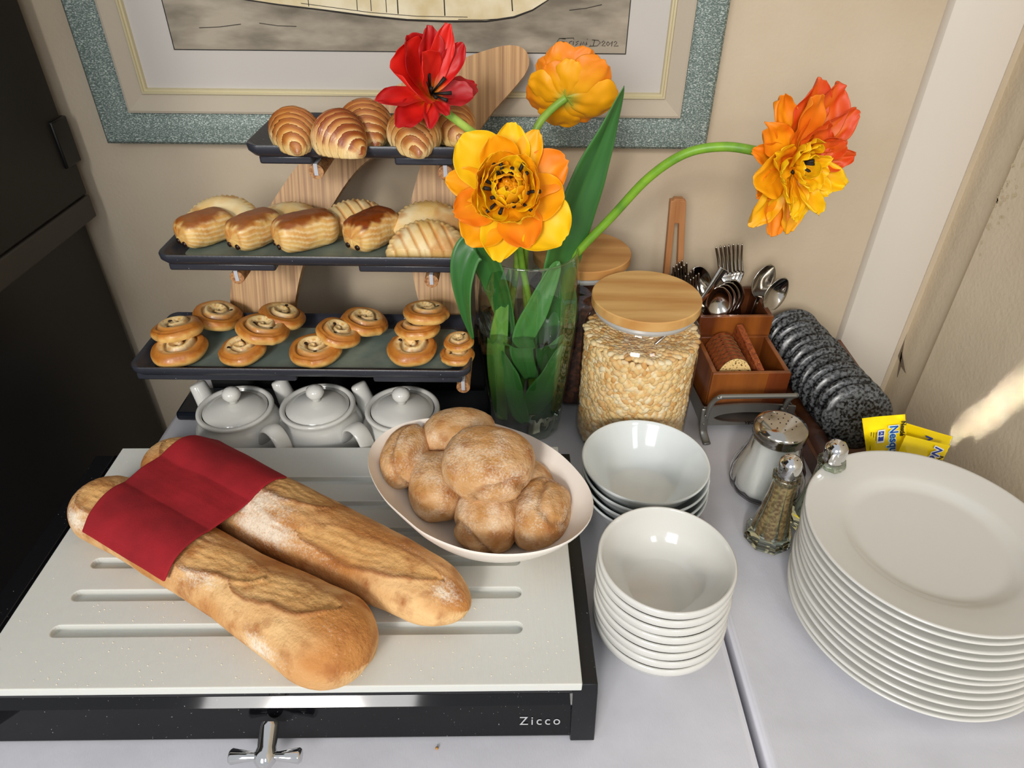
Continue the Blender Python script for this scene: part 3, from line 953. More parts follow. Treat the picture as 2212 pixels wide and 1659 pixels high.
def smooth_poly(px, it=2):
    for _ in range(it):
        q = []
        for i in range(len(px)):
            a = px[i]; b = px[(i + 1) % len(px)]
            q.append((a[0] * .75 + b[0] * .25, a[1] * .75 + b[1] * .25)); q.append((a[0] * .25 + b[0] * .75, a[1] * .25 + b[1] * .75))
        px = q
    return px


def board_leg(px, th):
    pts = legpoly(smooth_poly(px))
    nb = Vector((0, 1, -.4)).normalized()
    n = len(pts)
    vs = [p - do for p in pts] + [p + nb * th - do for p in pts]
    fs = [tuple(range(n)), tuple(range(2 * n - 1, n - 1, -1))] + [(i, n + i, n + (i + 1) % n, (i + 1) % n) for i in range(n)]
    g = G().add(vs, fs)
    return mk('side_panel', g, oak, ds, smooth=True, sharp=40)


board_leg([(497, 668), (498, 612), (520, 540), (572, 462), (606, 408), (645, 352), (715, 285), (800, 216), (900, 160), (960, 180), (985, 240), (900, 290), (812, 332), (760, 375), (706, 462), (668, 530), (648, 592), (634, 670), (632, 760), (500, 760)], .012)
o = board_leg([(915, 668), (898, 610), (886, 520), (885, 450), (900, 385), (918, 330), (930, 250), (930, 190), (975, 132), (1030, 110), (1098, 90), (1138, 100), (1146, 140), (1110, 186), (1060, 240), (1020, 300), (992, 370), (984, 430), (986, 520), (990, 600), (1000, 680), (1010, 760), (935, 760)], .012)
o.location.y += -.0135
bk = mk('base_block', G().box(-.452 - do.x, .0 - do.x, .842 - do.y, .880 - do.y, .0005, .112), mat('base_black', '#0a0a0b', rough=.4), ds, bevel=.003)


def tray(name, xa, xb, ya, yb, z, label, feet):
    t = thing(name, label, 'tray', ((xa + xb) / 2, (ya + yb) / 2, z - .017), 0, 'black pastry trays on the oak stand')
    hx, hy = (xb - xa) / 2, (yb - ya) / 2
    prof = [(0, .0155), (.0008, .0172), (.0026, .0175), (.0065, .0150), (.0150, .0095), (.018, .0090)]
    g = G()
    # outer and inner skin around the rectangle, corners turned up
    def rr_ring(ins, z_, n=8, rad=.014):
        pts = []
        for cxs, cys, a0_ in ((1, -1, -pi / 2), (1, 1, 0), (-1, 1, pi / 2), (-1, -1, pi)):
            r_ = max(rad - ins * .4, .004)
            cx_ = cxs * (hx - ins - r_); cy_ = cys * (hy - ins - r_)
            for i in range(n + 1):
                a = a0_ + (pi / 2) * i / n
                x = cx_ + r_ * cos(a); y = cy_ + r_ * sin(a)
                lift = 0
                if ins < .012:
                    lift = .0045 * sstep(hx - .05, hx, abs(x)) * (1 - ins / .012)
                pts.append((x, y, z_ + lift))
        return pts
    rings = [rr_ring(i_, z_) for i_, z_ in [(.014, .0030), (.005, .0050), (.0006, .0090), (0, .0150), (.0010, .0171), (.0026, .0175), (.0070, .0150), (.0150, .0098), (.0185, .0092)]]
    vs = []; fs = []
    n = len(rings[0])
    for r_ in rings: vs += r_
    for i in range(len(rings) - 1):
        for k in range(n): fs.append((i * n + k, i * n + (k + 1) % n, (i + 1) * n + (k + 1) % n, (i + 1) * n + k))
    fs.append(tuple(range(n - 1, -1, -1))); fs.append(tuple((len(rings) - 1) * n + k for k in range(n)))
    g.add(vs, fs)
    mk('rim', g, tray_rim_m, t, sharp=50)
    pr_ = rr_ring(.0215, .0096, rad=.02)
    g = G().add([(x, y, .0096) for x, y, _ in pr_] + [(x, y, .0093) for x, y, _ in pr_],
                [tuple(range(n)), tuple(range(2 * n - 1, n - 1, -1))] + [(i, (i + 1) % n, n + (i + 1) % n, n + i) for i in range(n)])
    mk('tray_liner', g, paper_m, t, smooth=False, label='grey-green paper liner')
    for fa, fb in feet:
        mk('foot', G().box(fa - (xa + xb) / 2, fb - (xa + xb) / 2, -hy + .008, hy - .008, -.003, .0070), tray_rim_m, t, bevel=.0025)
    return t


# rim heights and fronts
T3z, T2z, T1z = .156, .280, .400
f3 = at(275, 800, z=T3z); f2 = at(340, 552, z=T2z); f1 = at(528, 318, z=T1z)
D = .136
e2 = at(1034, 578, z=T2z).x; e1 = at(1006, 330, z=T1z).x
y3, y2, y1 = f3.y, (f2.y + at(1000, 570, z=T2z).y) / 2, (f1.y + at(980, 328, z=T1z).y) / 2
def xa_(u, v, z): return at(u, v, z=z).x
tray3 = tray('serving_tray', f3.x, -.050, y3, y3 + D, T3z, 'longest black tray, lowest on the stand, holding raisin swirls', [(xa_(302, 815, T3z - .02), xa_(645, 815, T3z - .02)), (xa_(810, 815, T3z - .02), -.062)])
tray2 = tray('serving_tray', f2.x, e2, y2, y2 + D, T2z, 'middle black tray holding chocolate pastries and turnovers', [(xa_(371, 580, T2z - .02), xa_(600, 580, T2z - .02)), (xa_(775, 590, T2z - .02), e2 - .012)])
tray1 = tray('serving_tray', f1.x, e1, y1, y1 + D, T1z, 'shortest black tray at the top of the stand, holding croissants', [(xa_(566, 350, T1z - .02), xa_(680, 350, T1z - .02)), (xa_(856, 350, T1z - .02), e1 - .010)])
# pegs
for (u, v, yf, zt) in ((683, 370, y1 + .012, T1z), (962, 370, y1 + .012, T1z), (512, 600, y2 + .010, T2z), (932, 608, y2 + .010, T2z), (1000, 822, y3 + .012, T3z)):
    p = at(u, v, y=yf)
    zz = min(p.z, zt - .0205 - .0088)
    yb = PLY(zz) + .004
    g = G().tube([(p.x - do.x, yf - do.y, zz), (p.x - do.x, yb - do.y, zz)], .0085, 20)
    pg = mk('peg', g, peg_wood, ds, sharp=50)
    mk('silicone_strip', G().box(p.x - .0022 - do.x, p.x + .0022 - do.x, yf - .0008 - do.y, yf + .02 - do.y, zz - .004, zz + .0094), silicone, pg, smooth=False)

# flat black tray under the teapots' back row
pl = at(377, 893, z=.022)
t = thing('black_slab', 'flat black rounded tray lying on the cloth behind the teapots', 'tray', (-.21, .80, 0))
g = G()
hx_, y0_, y1_ = abs(pl.x + .21), pl.y - .80, .839 - .80
mk('slab_top', G().box(-hx_, .235, y0_, y1_, .008, .022), mat('slab_black', '#141a22', rough=.25), t, bevel=.004)
mk('slab_foot', G().box(-hx_ + .012, .225, y0_ + .01, y1_ - .004, .0006, .008), black_satin, t, bevel=.002)

# ------------------------------------------------------------------ pastries
PC = [lin(c) for c in ('#e8bf72', '#c47a28', '#8a3f0e', '#5a260a', '#f4e0b0')]


def croissant(p, ry, rz, s, label, seed, dark):
    g = G()
    Lc = .088 * s

    def f(i, j):
        t = i * 2 - 1; th = 2 * pi * j
        at_ = abs(t)
        base = s * (.0295 * max(0., 1 - at_ ** 1.5) ** .9 + .0048 * sqrt(max(0, 1 - at_ ** 8)))
        pos = at_ * 6.5 + .35 * sin(th + seed * 2) + .22 * PN(Vector((cos(th), sin(th) + t * 3, seed)))
        k_ = math.floor(pos); fr_ = pos - k_
        rnd = PN(Vector((k_ * 3.3, seed * 5, 1 if t > 0 else 2)))
        r = base * (1 + .13 * (1 - fr_) ** 1.2 - .06 + .04 * rnd)
        r *= 1 + .012 * sin(pos * 25 + 4 * PN(Vector((th * 2, t * 5, seed))))
        x = r * cos(th); z = r * sin(th) * .95
        y = t * Lc / 2
        z += -.014 * s * at_ ** 1.6
        xx = x + .014 * s * t * t
        z = max(z, -.0195 * s)
        st_ = sin(th)
        lay = .5 + .5 * sin(pos * 25 + 4 * PN(Vector((th * 2, t * 5, seed))))
        col = mixc(PC[4], PC[0], .35 + .5 * lay + .5 * fbm((x * 60, y * 60, seed), 2))
        up_ = sstep(-.45, .75, st_ + .35 * fbm((th * 1.5, t * 6, seed + 4), 2))
        col = mixc(col, PC[1], .85 * up_ * (1 - sstep(.55, .98, fr_)))
        brn = (1 - sstep(.25, .7, fr_ - .25 * rnd)) * sstep(-.2, .6, st_ + .6 * fbm((th * 1.3, k_ * 2.2, seed + 4), 2))
        col = mixc(col, PC[2], min(1, (.65 + dark)) * brn)
        col = mixc(col, PC[2], .75 * sstep(.9, 1., at_))
        return (xx, y, z, col)
    g.grid(f, 150, 72, wrap=True, cap=True)
    o = mk('croissant', g, pastry_m, loc=(p[0], p[1], p[2]), rot=(0, 0, rz))
    tag(o, label, 'croissant', 'croissants on the top tray')
    return o


z1 = T1z - .0075 + .0198


def on1(u, v, dz=0): return at(u, v, z=z1 + dz)


for (u, v, rz, s, lab, dk) in ((628, 277, -.05, .95, 'leftmost croissant on the top tray', .1), (724, 286, .55, .98, 'darkest croissant, second from the left, front of the top tray', .45),
                               (784, 262, .12, 1.0, 'tallest croissant in the middle back of the top tray', .15), (890, 280, -.08, 1.0, 'croissant under the red tulip on the top tray', .05),
                               (970, 262, .15, .95, 'rightmost croissant on the top tray, behind the tulip stem', .0)):
    p = on1(u, v, .008)
    croissant((p.x, p.y + .013, z1), 0, rz, s * .86, lab, u * .01, dk)


def pain(p, rz, sz, label, seed, dark):
    t = thing('chocolate_pastry', label, 'pastry', p, rz, 'chocolate pastries on the middle tray')
    L_, W_, H_ = sz
    g = G()

    def f(i, j):
        u = i * 2 - 1; th = 2 * pi * j
        e = max(0., 1 - abs(u) ** 7) ** .42
        c_, s_ = cos(th), sin(th)
        q = (abs(c_) ** 3.0 + abs(s_) ** 3.0) ** (-1 / 3.0)
        bulge = 1 - .10 * u * u
        k = 1 + .03 * fbm((u * 2, c_ * 1.5, s_ * 1.5 + seed), 3) + .007 * sin(22 * (s_ + .3 * u) + 4 * PN(Vector((u * 2, c_, seed))))
        # rolled seam
        k -= .05 * math.exp(-((th - (.5 + .2 * PN(Vector((u * 3, seed, 0))))) / .09) ** 2)
        x = u * L_ / 2 * (1 + .02 * PN(Vector((c_ * 3, s_ * 3, seed))))
        y = W_ / 2 * q * c_ * e * bulge * k; z = H_ / 2 * q * s_ * e * bulge * k
        top_ = sstep(.55, .85, s_ + .22 * fbm((u * 2.4, c_ * 2.4, seed), 3)) * sstep(1.0, .75, abs(u) + .2 * PN(Vector((c_ * 4, u, seed))))
        col = mixc(PC[0], PC[1], .25 + .6 * fbm((x * 50, y * 50, z * 50 + seed), 3) + .25 * s_)
        col = mixc(col, PC[4], .5 * sstep(.2, .5, sin(22 * (s_ + .3 * u) + 4 * PN(Vector((u * 2, c_, seed))))) * (1 - top_))
        col = mixc(col, PC[2], (.75 + dark) * top_)
        col = mixc(col, PC[3], dark * top_ * sstep(-.1, .5, fbm((u * 5, c_ * 5, seed + 2), 2)))
        en = sstep(.86, .97, abs(u))
        rg = .5 + .5 * sin(e * 26 + th * 1.0 + 2 * PN(Vector((c_ * 2, s_ * 2, seed))))
        col = mixc(col, mixc(PC[0], PC[1], rg), .8 * en)
        return (x + (.0012 * rg * en * (-1 if u < 0 else 1)), y, z + H_ / 2, col)
    g.grid(f, 60, 80, wrap=True, cap=True)
    mk('dough', g, pastry_m, t)
    for yy in (-.35, .3):
        gg = G().tube([(-L_ / 2 + .004, yy * W_ * .5, H_ * .28), (-L_ / 2 - .0005, yy * W_ * .5, H_ * .27)], .0034, 8)
        mk('chocolate_stick', gg, choc_m, t)
    return t


zf2 = T2z - .0072


def on2(u, v, dz=0.): return at(u, v, z=zf2 + dz)


for (u, v, rz, sz, lab, dk) in ((428, 545, .85, (.068, .046, .038), 'leftmost chocolate pastry on the middle tray', .1), (536, 550, 1.0, (.070, .043, .040), 'second chocolate pastry from the left with an open end', .1),
                                (648, 555, .62, (.078, .047, .043), 'third chocolate pastry, palest sides and brown top', .15), (792, 552, 1.0, (.072, .046, .043), 'chocolate pastry with the darkest glazed top, right of centre', .5)):
    p = on2(u, v - 3)
    pain((p.x + .004, p.y + .026, zf2 + .0002), rz, sz, lab, u * .013, dk)


def turnover(p, rz, tilt, s, label, seed, slashes=True, pale=0.):
    g = G()

    def f(i, j):
        a = pi * j; r = i
        edge = 1 + .035 * abs(sin(a * 11)) * sstep(.8, 1, r)
        x = .048 * s * r * cos(a) * edge; y = .046 * s * r * sin(a) * edge
        h = .024 * s * (max(0, 1 - r ** 3.2)) ** .6 * (.55 + .45 * sstep(0, .25, r * sin(a) + .25)) + .0035
        rim_ = sstep(.84, .9, r)
        h += rim_ * .0018 * sin(a * 44)
        col = mixc(PC[4], PC[0], .5 + .8 * fbm((x * 40, y * 40, seed), 3))
        col = mixc(col, PC[1], .6 * sstep(.1, .6, fbm((x * 30 + 4, y * 30, seed), 3)) * (1 - pale))
        if slashes:
            q = ((x * .9 + y * .45) / (.0125 * s)) % 1.0
            sl = math.exp(-((q - .5) / .11) ** 2) * (1 - rim_)
            h -= .0028 * sl
            col = mixc(col, PC[1], .7 * sl)
        col = mixc(col, lin('#e7c27a'), rim_ * .5)
        return (x, y, h, col)
    g.grid(f, 30, 90)
    g2 = G()
    n = 90
    lo = [(0, 0, 0)] + [(.048 * s * cos(pi * j / n), .046 * s * sin(pi * j / n), 0) for j in range(n + 1)]
    # close below and along the fold
    vs = list(g.v); cs = list(g.c); fs = list(g.f)
    base = len(vs)
    for j in range(n + 1):
        x, y, h = vs[30 * (n + 1) + j]; vs.append((x, y, 0)); cs.append(PC[0])
    for j in range(n): fs.append((30 * (n + 1) + j, 30 * (n + 1) + j + 1, base + j + 1, base + j))
    # fold side wall
    sL = [i * (n + 1) for i in range(30, -1, -1)] + [i * (n + 1) + n for i in range(1, 31)]
    b2 = len(vs)
    for k in sL:
        x, y, h = vs[k]; vs.append((x, -.002, 0)); cs.append(PC[0])
    for k in range(len(sL) - 1): fs.append((sL[k], sL[k + 1], b2 + k + 1, b2 + k))
    fs.append(tuple(base + j for j in range(n + 1)))
    g3 = G().add(vs, fs, cs)
    o = mk('turnover', g3, pastry_m, loc=p, rot=(tilt, 0, rz))
    tag(o, label, 'turnover', 'apple turnovers on the middle tray')
    return o


for (u, v, dy, rz, tilt, s, lab, sl, dz) in ((495, 520, .080, .1, .55, 1.0, 'scalloped turnover behind the leftmost chocolate pastry', False, .006), (632, 520, .080, .0, .30, .95, 'flattest turnover behind the third chocolate pastry', False, .004),
                                     (776, 520, .070, .15, .60, 1.0, 'slashed turnover behind the darkest-topped chocolate pastry', True, .006), (928, 520, .058, .1, .62, 1.03, 'turnover at the back right of the middle tray, behind a slashed one', False, .009),
                                     (926, 568, .006, -.02, .72, 1.02, 'slashed pale turnover at the front right of the middle tray', True, .002)):
    p = at(u, v, y=y2 + .02 + dy)
    turnover((p.x, y2 + .014 + dy, zf2 + dz * .6 - .001), rz, tilt, s, lab, u * .02, sl)


def swirl():
    t = thing('raisin_swirl', '', 'pastry')
    g = G()
    RR, HH = .0315, .021

    def colf(r, a, k):
        q = (r * 3.2 - a / (2 * pi)) % 1.0
        return q

    def f(i, j):
        a = 2 * pi * j
        if i < .62:  # top
            r = i / .62
            q = (r * 2.2 - a / (2 * pi) + .06 * PN(Vector((r * 4, a, 1)))) % 1.0
            gr = math.exp(-((q - .5) / .15) ** 2) * sstep(.92, .74, r)
            z = HH - .0065 * r ** 3.5 + .001 * sin(q * 2 * pi) - .0038 * gr - .0035 * sstep(.5, 0, r)
            rr_ = RR * .93 * r
            col = mixc(PC[4], PC[0], .5 + .6 * fbm((r * 6, a * 2, 1), 2))
            col = mixc(col, PC[1], sstep(.5, .85, r) * .95)
            col = mixc(col, PC[2], sstep(.8, 1., r) * (.5 + .5 * PN(Vector((cos(a) * 2, sin(a) * 2, 4)))))
            col = mixc(col, lin('#6a3a10'), (.75 + .4 * PN(Vector((r * 5, a, 9)))) * gr)
            col = mixc(col, lin('#c07a2c'), .6 * sstep(.1, .5, fbm((r * 8 + 3, a * 3, 2), 2)))
        elif i < .9:
            u = (i - .62) / .28
            ph = u * pi
            rr_ = RR * (.93 + .09 * sin(ph)); z = HH - .0065 - (HH - .0085) * u
            z -= .0
            col = mixc(PC[1], PC[0], sstep(.1, .8, u) + .4 * fbm((a * 4, u * 2, 3), 2))
            col = mixc(col, PC[2], .6 * sstep(.35, 0, u) * (.6 + .8 * PN(Vector((a * 2, 0, 0)))))
        else:
            u = (i - .9) / .1
            rr_ = RR * .93 * (1 - u); z = .002 * (1 - u)
            col = PC[0]
        w_ = 1 + .035 * sin(2 * a + .5) + .02 * sin(5 * a)
        # loose tail of the spiral
        w_ += .06 * math.exp(-((a - 2.4) / .12) ** 2) * sstep(.5, .62, i)
        return (rr_ * w_ * cos(a), rr_ * w_ * sin(a), z, col)
    g.grid(f, 64, 72, wrap=True)
    mk('dough', g, pastry_m, t)
    rg = G()
    for (r, a) in ((.012, .6), (.017, 2.6), (.011, 4.4)):
        rg.lathe([(0, -.003), (.0028, -.002), (.0036, 0), (.0026, .0012), (0, .0017)], 10, r * cos(a), r * sin(a), HH - .003)
    mk('raisins', rg, raisin_m, t, label='dark raisins in the spiral')
    return t


zf3 = T3z - .0074
sw0 = swirl()
# (u, v centre of the pastry), height above tray, tilt x, tilt y, rot, scale, label
SW = [(389, 757, .000, .05, 0, 0.3, 1.04, 'front row raisin swirl at the far left of the bottom tray'),
      (384, 712, .0165, -.16, -.10, 2.0, 1.0, 'plump raisin swirl leaning on the far left front one'),
      (526, 757, .000, .08, -.04, 1.0, .92, 'second front raisin swirl, with a greenish custard centre'),
      (565, 711, .0175, -.05, .22, 3.0, 1.0, 'raisin swirl resting on the second front one'),
      (467, 682, .008, -.06, .24, 4.0, 1.0, 'darkest browned raisin swirl at the back left of the bottom tray'),
      (606, 682, .018, -.10, .24, 5.2, .93, 'back raisin swirl in front of the left oak leg'),
      (682, 759, .000, .06, 0, 2.4, 1.0, 'third front raisin swirl with orange browned side'),
      (727, 717, .0165, .0, .30, 1.9, .88, 'raisin swirl showing two raisins, leaning on the third front one'),
      (784, 694, .014, -.05, .24, 3.3, .95, 'raisin swirl at the back centre of the bottom tray'),
      (890, 757, .000, .12, .04, 0.2, .97, 'fourth front raisin swirl with a clear loose spiral'),
      (902, 709, .0185, -.15, -.02, 2.7, .88, 'middle raisin swirl of the pile of three by the right oak leg'),
      (919, 676, .036, -.16, .07, 3.9, .93, 'uppermost raisin swirl of the pile of three by the right oak leg'),
      (988, 765, .000, -.05, 0, 1.3, .70, 'raisin swirl half hidden behind the glass vase'),
      (992, 733, .0150, .0, -.1, 4.4, .62, 'pale raisin swirl under the drooping tulip leaf')]
for k, (u, v, h, tx, ty, rz, s, lab) in enumerate(SW):
    t = sw0 if k == 0 else copy_tree(sw0)
    p = at(u, v, z=zf3 + h + .009)
    t.rotation_euler = Matrix.Rotation(tx, 3, 'X').to_4x4().to_euler()
    M_ = Matrix.Rotation(tx, 4, 'X') @ Matrix.Rotation(ty, 4, 'Y') @ Matrix.Rotation(rz, 4, 'Z')
    t.rotation_euler = M_.to_euler()
    lift = .0315 * s * abs(sin(tx)) * (1 if h < .006 else .3)
    t.location = (p.x, p.y, zf3 + .0002 + (lift if h < .006 else h))
    t.scale = (s, s, s)
    tag(t, lab, 'pastry', 'raisin swirls on the bottom tray')

# ------------------------------------------------------------------ glass vase
VX, VY = .0185, .793
vase = thing('glass_vase', 'tall fluted clear glass vase of water holding the tulips', 'vase', (VX, VY, .0006))
flute = lambda a, z: 1 + .016 * cos(14 * a)
outp = [(0, .0005), (.048, .0005), (.0515, .003), (.0535, .02), (.058, .07), (.0635, .13), (.0665, .18), (.0665, .22), (.0640, .255), (.0618, .270), (.0610, .2725)]
inp = []
mk('vase_glass', G().lathe(outp + inp, 112, rf=lambda a, z: 1 + .016 * cos(14 * a) * sstep(.28, .22, z)), thin_glass('vase_glass_clear', '#f0f7f2', .09, 2.6, .85), vase)
mk('vase_rim', G().tube([(.0608 * cos(2 * pi * k / 72), .0608 * sin(2 * pi * k / 72), .2722) for k in range(73)], .0013, 8, cap=False), glass, vase)
ws = .0004
wp = [(0, .010), (.046, .010), (.0500, .0143), (.0525, .0243), (.0568, .07), (.0622, .13), (.0642, .160), (.0646, .1665), (.062, .1655), (0, .1652)]
mk('water', G().lathe(wp, 140, rf=lambda a, z: 1 + .012 * cos(14 * a) * sstep(.28, .22, z)), water_m, vase, sharp=40)

# ------------------------------------------------------------------ tulips
GR = [lin(c) for c in ('#3f7a35', '#2c5f2c', '#7fa83f', '#9ac25a', '#5f9a52')]


def catmull(P, n=8):
    P = [Vector(p) for p in P]; Q = []
    for i in range(len(P) - 1):
        a = P[max(i - 1, 0)]; b = P[i]; c = P[i + 1]; d = P[min(i + 2, len(P) - 1)]
        for k in range(n):
            u = k / n
            Q.append(.5 * ((2 * b) + (c - a) * u + (2 * a - 5 * b + 4 * c - d) * u * u + (3 * b - a - 3 * c + d) * u ** 3))
    Q.append(P[-1]); return Q


def stem(parent, pts, r, col='#8cb63a'):
    o = Vector(parent.location)
    Q = [q - o for q in catmull(pts)]
    g = G().tube(Q, r, 12)
    return mk('stem', g, mat('stem' + col, col, rough=.4, mix=('#5f8f2c', 40, .4, .7, (1, 1, 1))), parent)


def leaf(parent, pts, wid, face, label=None, c=(0, 1), fold=.25, seed=0., name='leaf'):
    """pts: midrib points; wid: max half width; face: direction of the flat side"""
    o = Vector(parent.location)
    Q = [q - o for q in catmull(pts, 8)]
    n = len(Q) - 1
    g = G()
    F = Vector(face)

    def f(i, j):
        k = min(int(round(i * n)), n)
        p = Q[k]; T = (Q[min(k + 1, n)] - Q[max(k - 1, 0)]).normalized()
        t = j * 2 - 1
        b = T.cross(F).normalized(); nn = b.cross(T).normalized()
        w_ = wid * (sin(pi * min(1, (i * .94 + .06)) ** .75) ** .8 if i < 1 else 0.02)
        w_ = max(w_, .0006)
        q = p + b * (w_ * t) + nn * (fold * w_ * abs(t) + .0015 * PN(Vector((i * 8, t * 2, seed))) + .0025 * sin(i * 11 + seed) * t)
        st_ = abs(PN(Vector((t * 12, i * .7, seed))))
        col = mixc(GR[c[0]], GR[c[1]], .4 + st_)
        col = mixc(col, GR[4], .5 * sstep(.86, 1., abs(t)))
        return (q.x, q.y, q.z, col)
    g.grid(f, n, 10)
    lf = mk(name, g, leaf_m, parent, recalc=False, label=label)
    s_ = lf.modifiers.new('thick', 'SOLIDIFY'); s_.thickness = .0009; s_.offset = 0
    return lf


def petal(parent, L_, W_, curl, cup, ruf, seed, cb, cm, ct, frame, alpha, beta, off=0., shape=1.45, start=0.):
    n_, e1, e2 = frame
    rad = e1 * cos(alpha) + e2 * sin(alpha)
    d = rad * cos(beta) + n_ * sin(beta)
    up_ = -rad * sin(beta) + n_ * cos(beta)
    side = up_.cross(d)
    g = G()
    NI, NJ = 14, 10
    xs = [0]; zs = [0]; ph = 0
    for k in range(NI):
        ph = curl * ((k + .5) / NI) ** 1.3
        xs.append(xs[-1] + cos(ph) / NI); zs.append(zs[-1] + sin(ph) / NI)

    def f(i, j):
        k = int(round(i * NI)); t = j * 2 - 1
        w_ = W_ * (.20 + .80 * sin(pi * min(1, i * .985) ** shape) ** .62) if i < .97 else W_ * .42
        w_ *= 1 + .10 * PN(Vector((i * 5, t * 2, seed)))
        z = zs[k] * L_ + cup * w_ * t * t
        z += ruf * L_ * (.35 * PN(Vector((i * 3.2, t * 2.2, seed))) + .4 * PN(Vector((i * 6.5, t * 5, seed + 3))) * sstep(.3, 1, abs(t) * .6 + i * .6))
        x = xs[k] * L_ * (1 - .06 * t * t) + .05 * L_ * PN(Vector((t * 4, seed, i))) * i
        y = w_ * t
        q = rad * start + n_ * off + d * x + side * y + up_ * z
        vein = .5 + .5 * PN(Vector((t * 9, i * 1.2, seed)))
        col = mixc(cb, cm, sstep(0, .35, i))
        col = mixc(col, ct, sstep(.45, 1.0, i + .28 * abs(t) + .22 * PN(Vector((t * 3, i * 3, seed)))) * (.6 + .5 * vein))
        col = tuple(x_ * (.88 + .22 * vein) for x_ in col)
        return (q.x, q.y, q.z, col)
    g.grid(f, NI, NJ)
    o = mk('petal', g, petal_m, parent, recalc=False)
    s_ = o.modifiers.new('thick', 'SOLIDIFY'); s_.thickness = .0006; s_.offset = 0
    s_ = o.modifiers.new('sub', 'SUBSURF'); s_.levels = 1; s_.render_levels = 1
    return o


def frame_of(n):
    n = Vector(n).normalized()
    e1 = (Vector((1, 0, 0)) - n * n.x).normalized()
    e2 = n.cross(e1)
    return n, e1, e2


def stamens(parent, frame, n_st, L_, off):
    n_, e1, e2 = frame
    g = G()
    for k in range(n_st):
        a = 2 * pi * k / n_st + R.uniform(-.2, .2); b = R.uniform(.5, 1.1)
        d = (e1 * cos(a) + e2 * sin(a)) * cos(b) + n_ * sin(b)
        g.tube([n_ * off, n_ * off + d * L_ * .5, n_ * off + d * L_], [.001, .0013, .0022], 6)
    return mk('stamens', g, mat('stamen_black', '#15100c', rough=.6), parent)


Y_ = lin('#f6c40a'); YO = lin('#f5a508'); OR = lin('#ee7d12'); RD = lin('#d23a10'); DR = lin('#a80f16'); RE = lin('#dd1c12'); GRN = lin('#8aa03a'); BLK = lin('#1c0d08')

# yellow double tulip in front
C = at(1098, 418, y=.715)
ty_ = thing('yellow_tulip', 'large yellow-orange double tulip facing front, lowest bloom over the vase rim', 'flower', C)
F_ = frame_of((.02, -.86, .52))
rr_ = random.Random(5)
for k, (a, b, L_, W_, cu) in enumerate(((2.30, .15, .078, .030, .3), (1.52, .2, .074, .020, .3), (1.12, .25, .073, .016, .2), (.50, .1, .074, .024, .5), (-.10, .05, .064, .025, .7), (-.72, .0, .080, .034, .5), (-1.22, .1, .066, .024, .5), (-1.72, .05, .074, .024, .3), (-2.25, .05, .072, .026, .4), (-2.72, .1, .066, .022, .5), (2.95, .1, .070, .018, .3), (1.85, .3, .066, .022, .6))):
    petal(ty_, L_, W_, cu, .30, .13, k * 3.1, YO, Y_ if k in (0, 1, 2, 5, 7) else YO, Y_ if k in (0, 1, 5, 7) else (YO if k % 3 else OR), F_, a, b, -.008)
for k in range(14):
    a = 2 * pi * k / 14 + rr_.uniform(-.15, .15)
    petal(ty_, rr_.uniform(.050, .062), rr_.uniform(.016, .023), rr_.uniform(.7, 1.3), .30, .18, 40 + k * 2.3, OR, YO, Y_ if k % 2 else YO, F_, a, rr_.uniform(.25, .5), .0)
for k in range(14):
    a = 2 * pi * k / 14 + .3 + rr_.uniform(-.2, .2)
    petal(ty_, rr_.uniform(.040, .052), rr_.uniform(.012, .019), rr_.uniform(.9, 1.7), .4, .20, 80 + k * 2.9, OR, YO, YO if k % 2 else Y_, F_, a, rr_.uniform(.6, .95), .002, start=.003)
for k in range(9):
    a = 2 * pi * k / 9 + rr_.uniform(-.3, .3)
    petal(ty_, rr_.uniform(.032, .042), rr_.uniform(.008, .013), rr_.uniform(.8, 1.8), .4, .22, 120 + k * 2.9, BLK, OR, YO, F_, a, rr_.uniform(.95, 1.25), .002, start=.008)
stamens(ty_, F_, 14, .038, .008)
stem(ty_, [C + Vector((0, .01, -.004)), C + Vector((.012, .05, -.02)), Vector((VX - .01, VY - .01, .27)), Vector((VX + .012, VY, .15)), Vector((VX + .02, VY + .005, .02))], .0042)

# orange tulip on the right, ruffled and drooping
C = at(1716, 352, y=.745)
to_ = thing('orange_tulip', 'ragged orange-red double tulip on the long arching stem at the right', 'flower', C)
F_ = frame_of((.35, -.92, .10))
rr_ = random.Random(11)
yc = (Y_, YO, OR, RD)
for k, (a, L_, W_, m_, t_) in enumerate(((3.35, .068, .026, YO, YO), (3.75, .060, .018, YO, OR), (4.15, .086, .018, Y_, YO), (4.50, .088, .020, YO, OR), (4.85, .088, .018, YO, YO), (5.25, .066, .016, YO, OR), (5.85, .080, .017, Y_, YO), (6.2, .080, .017, YO, RD),
                                         (.35, .080, .019, OR, RD), (.75, .088, .018, OR, RD), (1.15, .095, .024, OR, RD), (1.45, .092, .022, OR, RD), (1.75, .088, .018, OR, OR), (2.05, .086, .016, YO, OR), (2.45, .072, .018, YO, OR), (2.85, .064, .014, YO, OR))):
    petal(to_, L_ * .92, W_, rr_.uniform(-.3, .5), rr_.uniform(.2, .7), .26, 200 + k * 3.7, YO, m_, t_, F_, a, rr_.uniform(-.15, .25), -.004)
for k in range(15):
    a = 2 * pi * k / 15 + rr_.uniform(-.2, .2)
    upm = sin(a) > 0
    petal(to_, rr_.uniform(.046, .066), rr_.uniform(.012, .017), rr_.uniform(-.2, .9), rr_.uniform(.3, .8), .28, 260 + k * 2.3, YO, (OR if upm else YO), (RD if upm and cos(a) > -.3 else Y_), F_, a, rr_.uniform(.3, .6), .0)
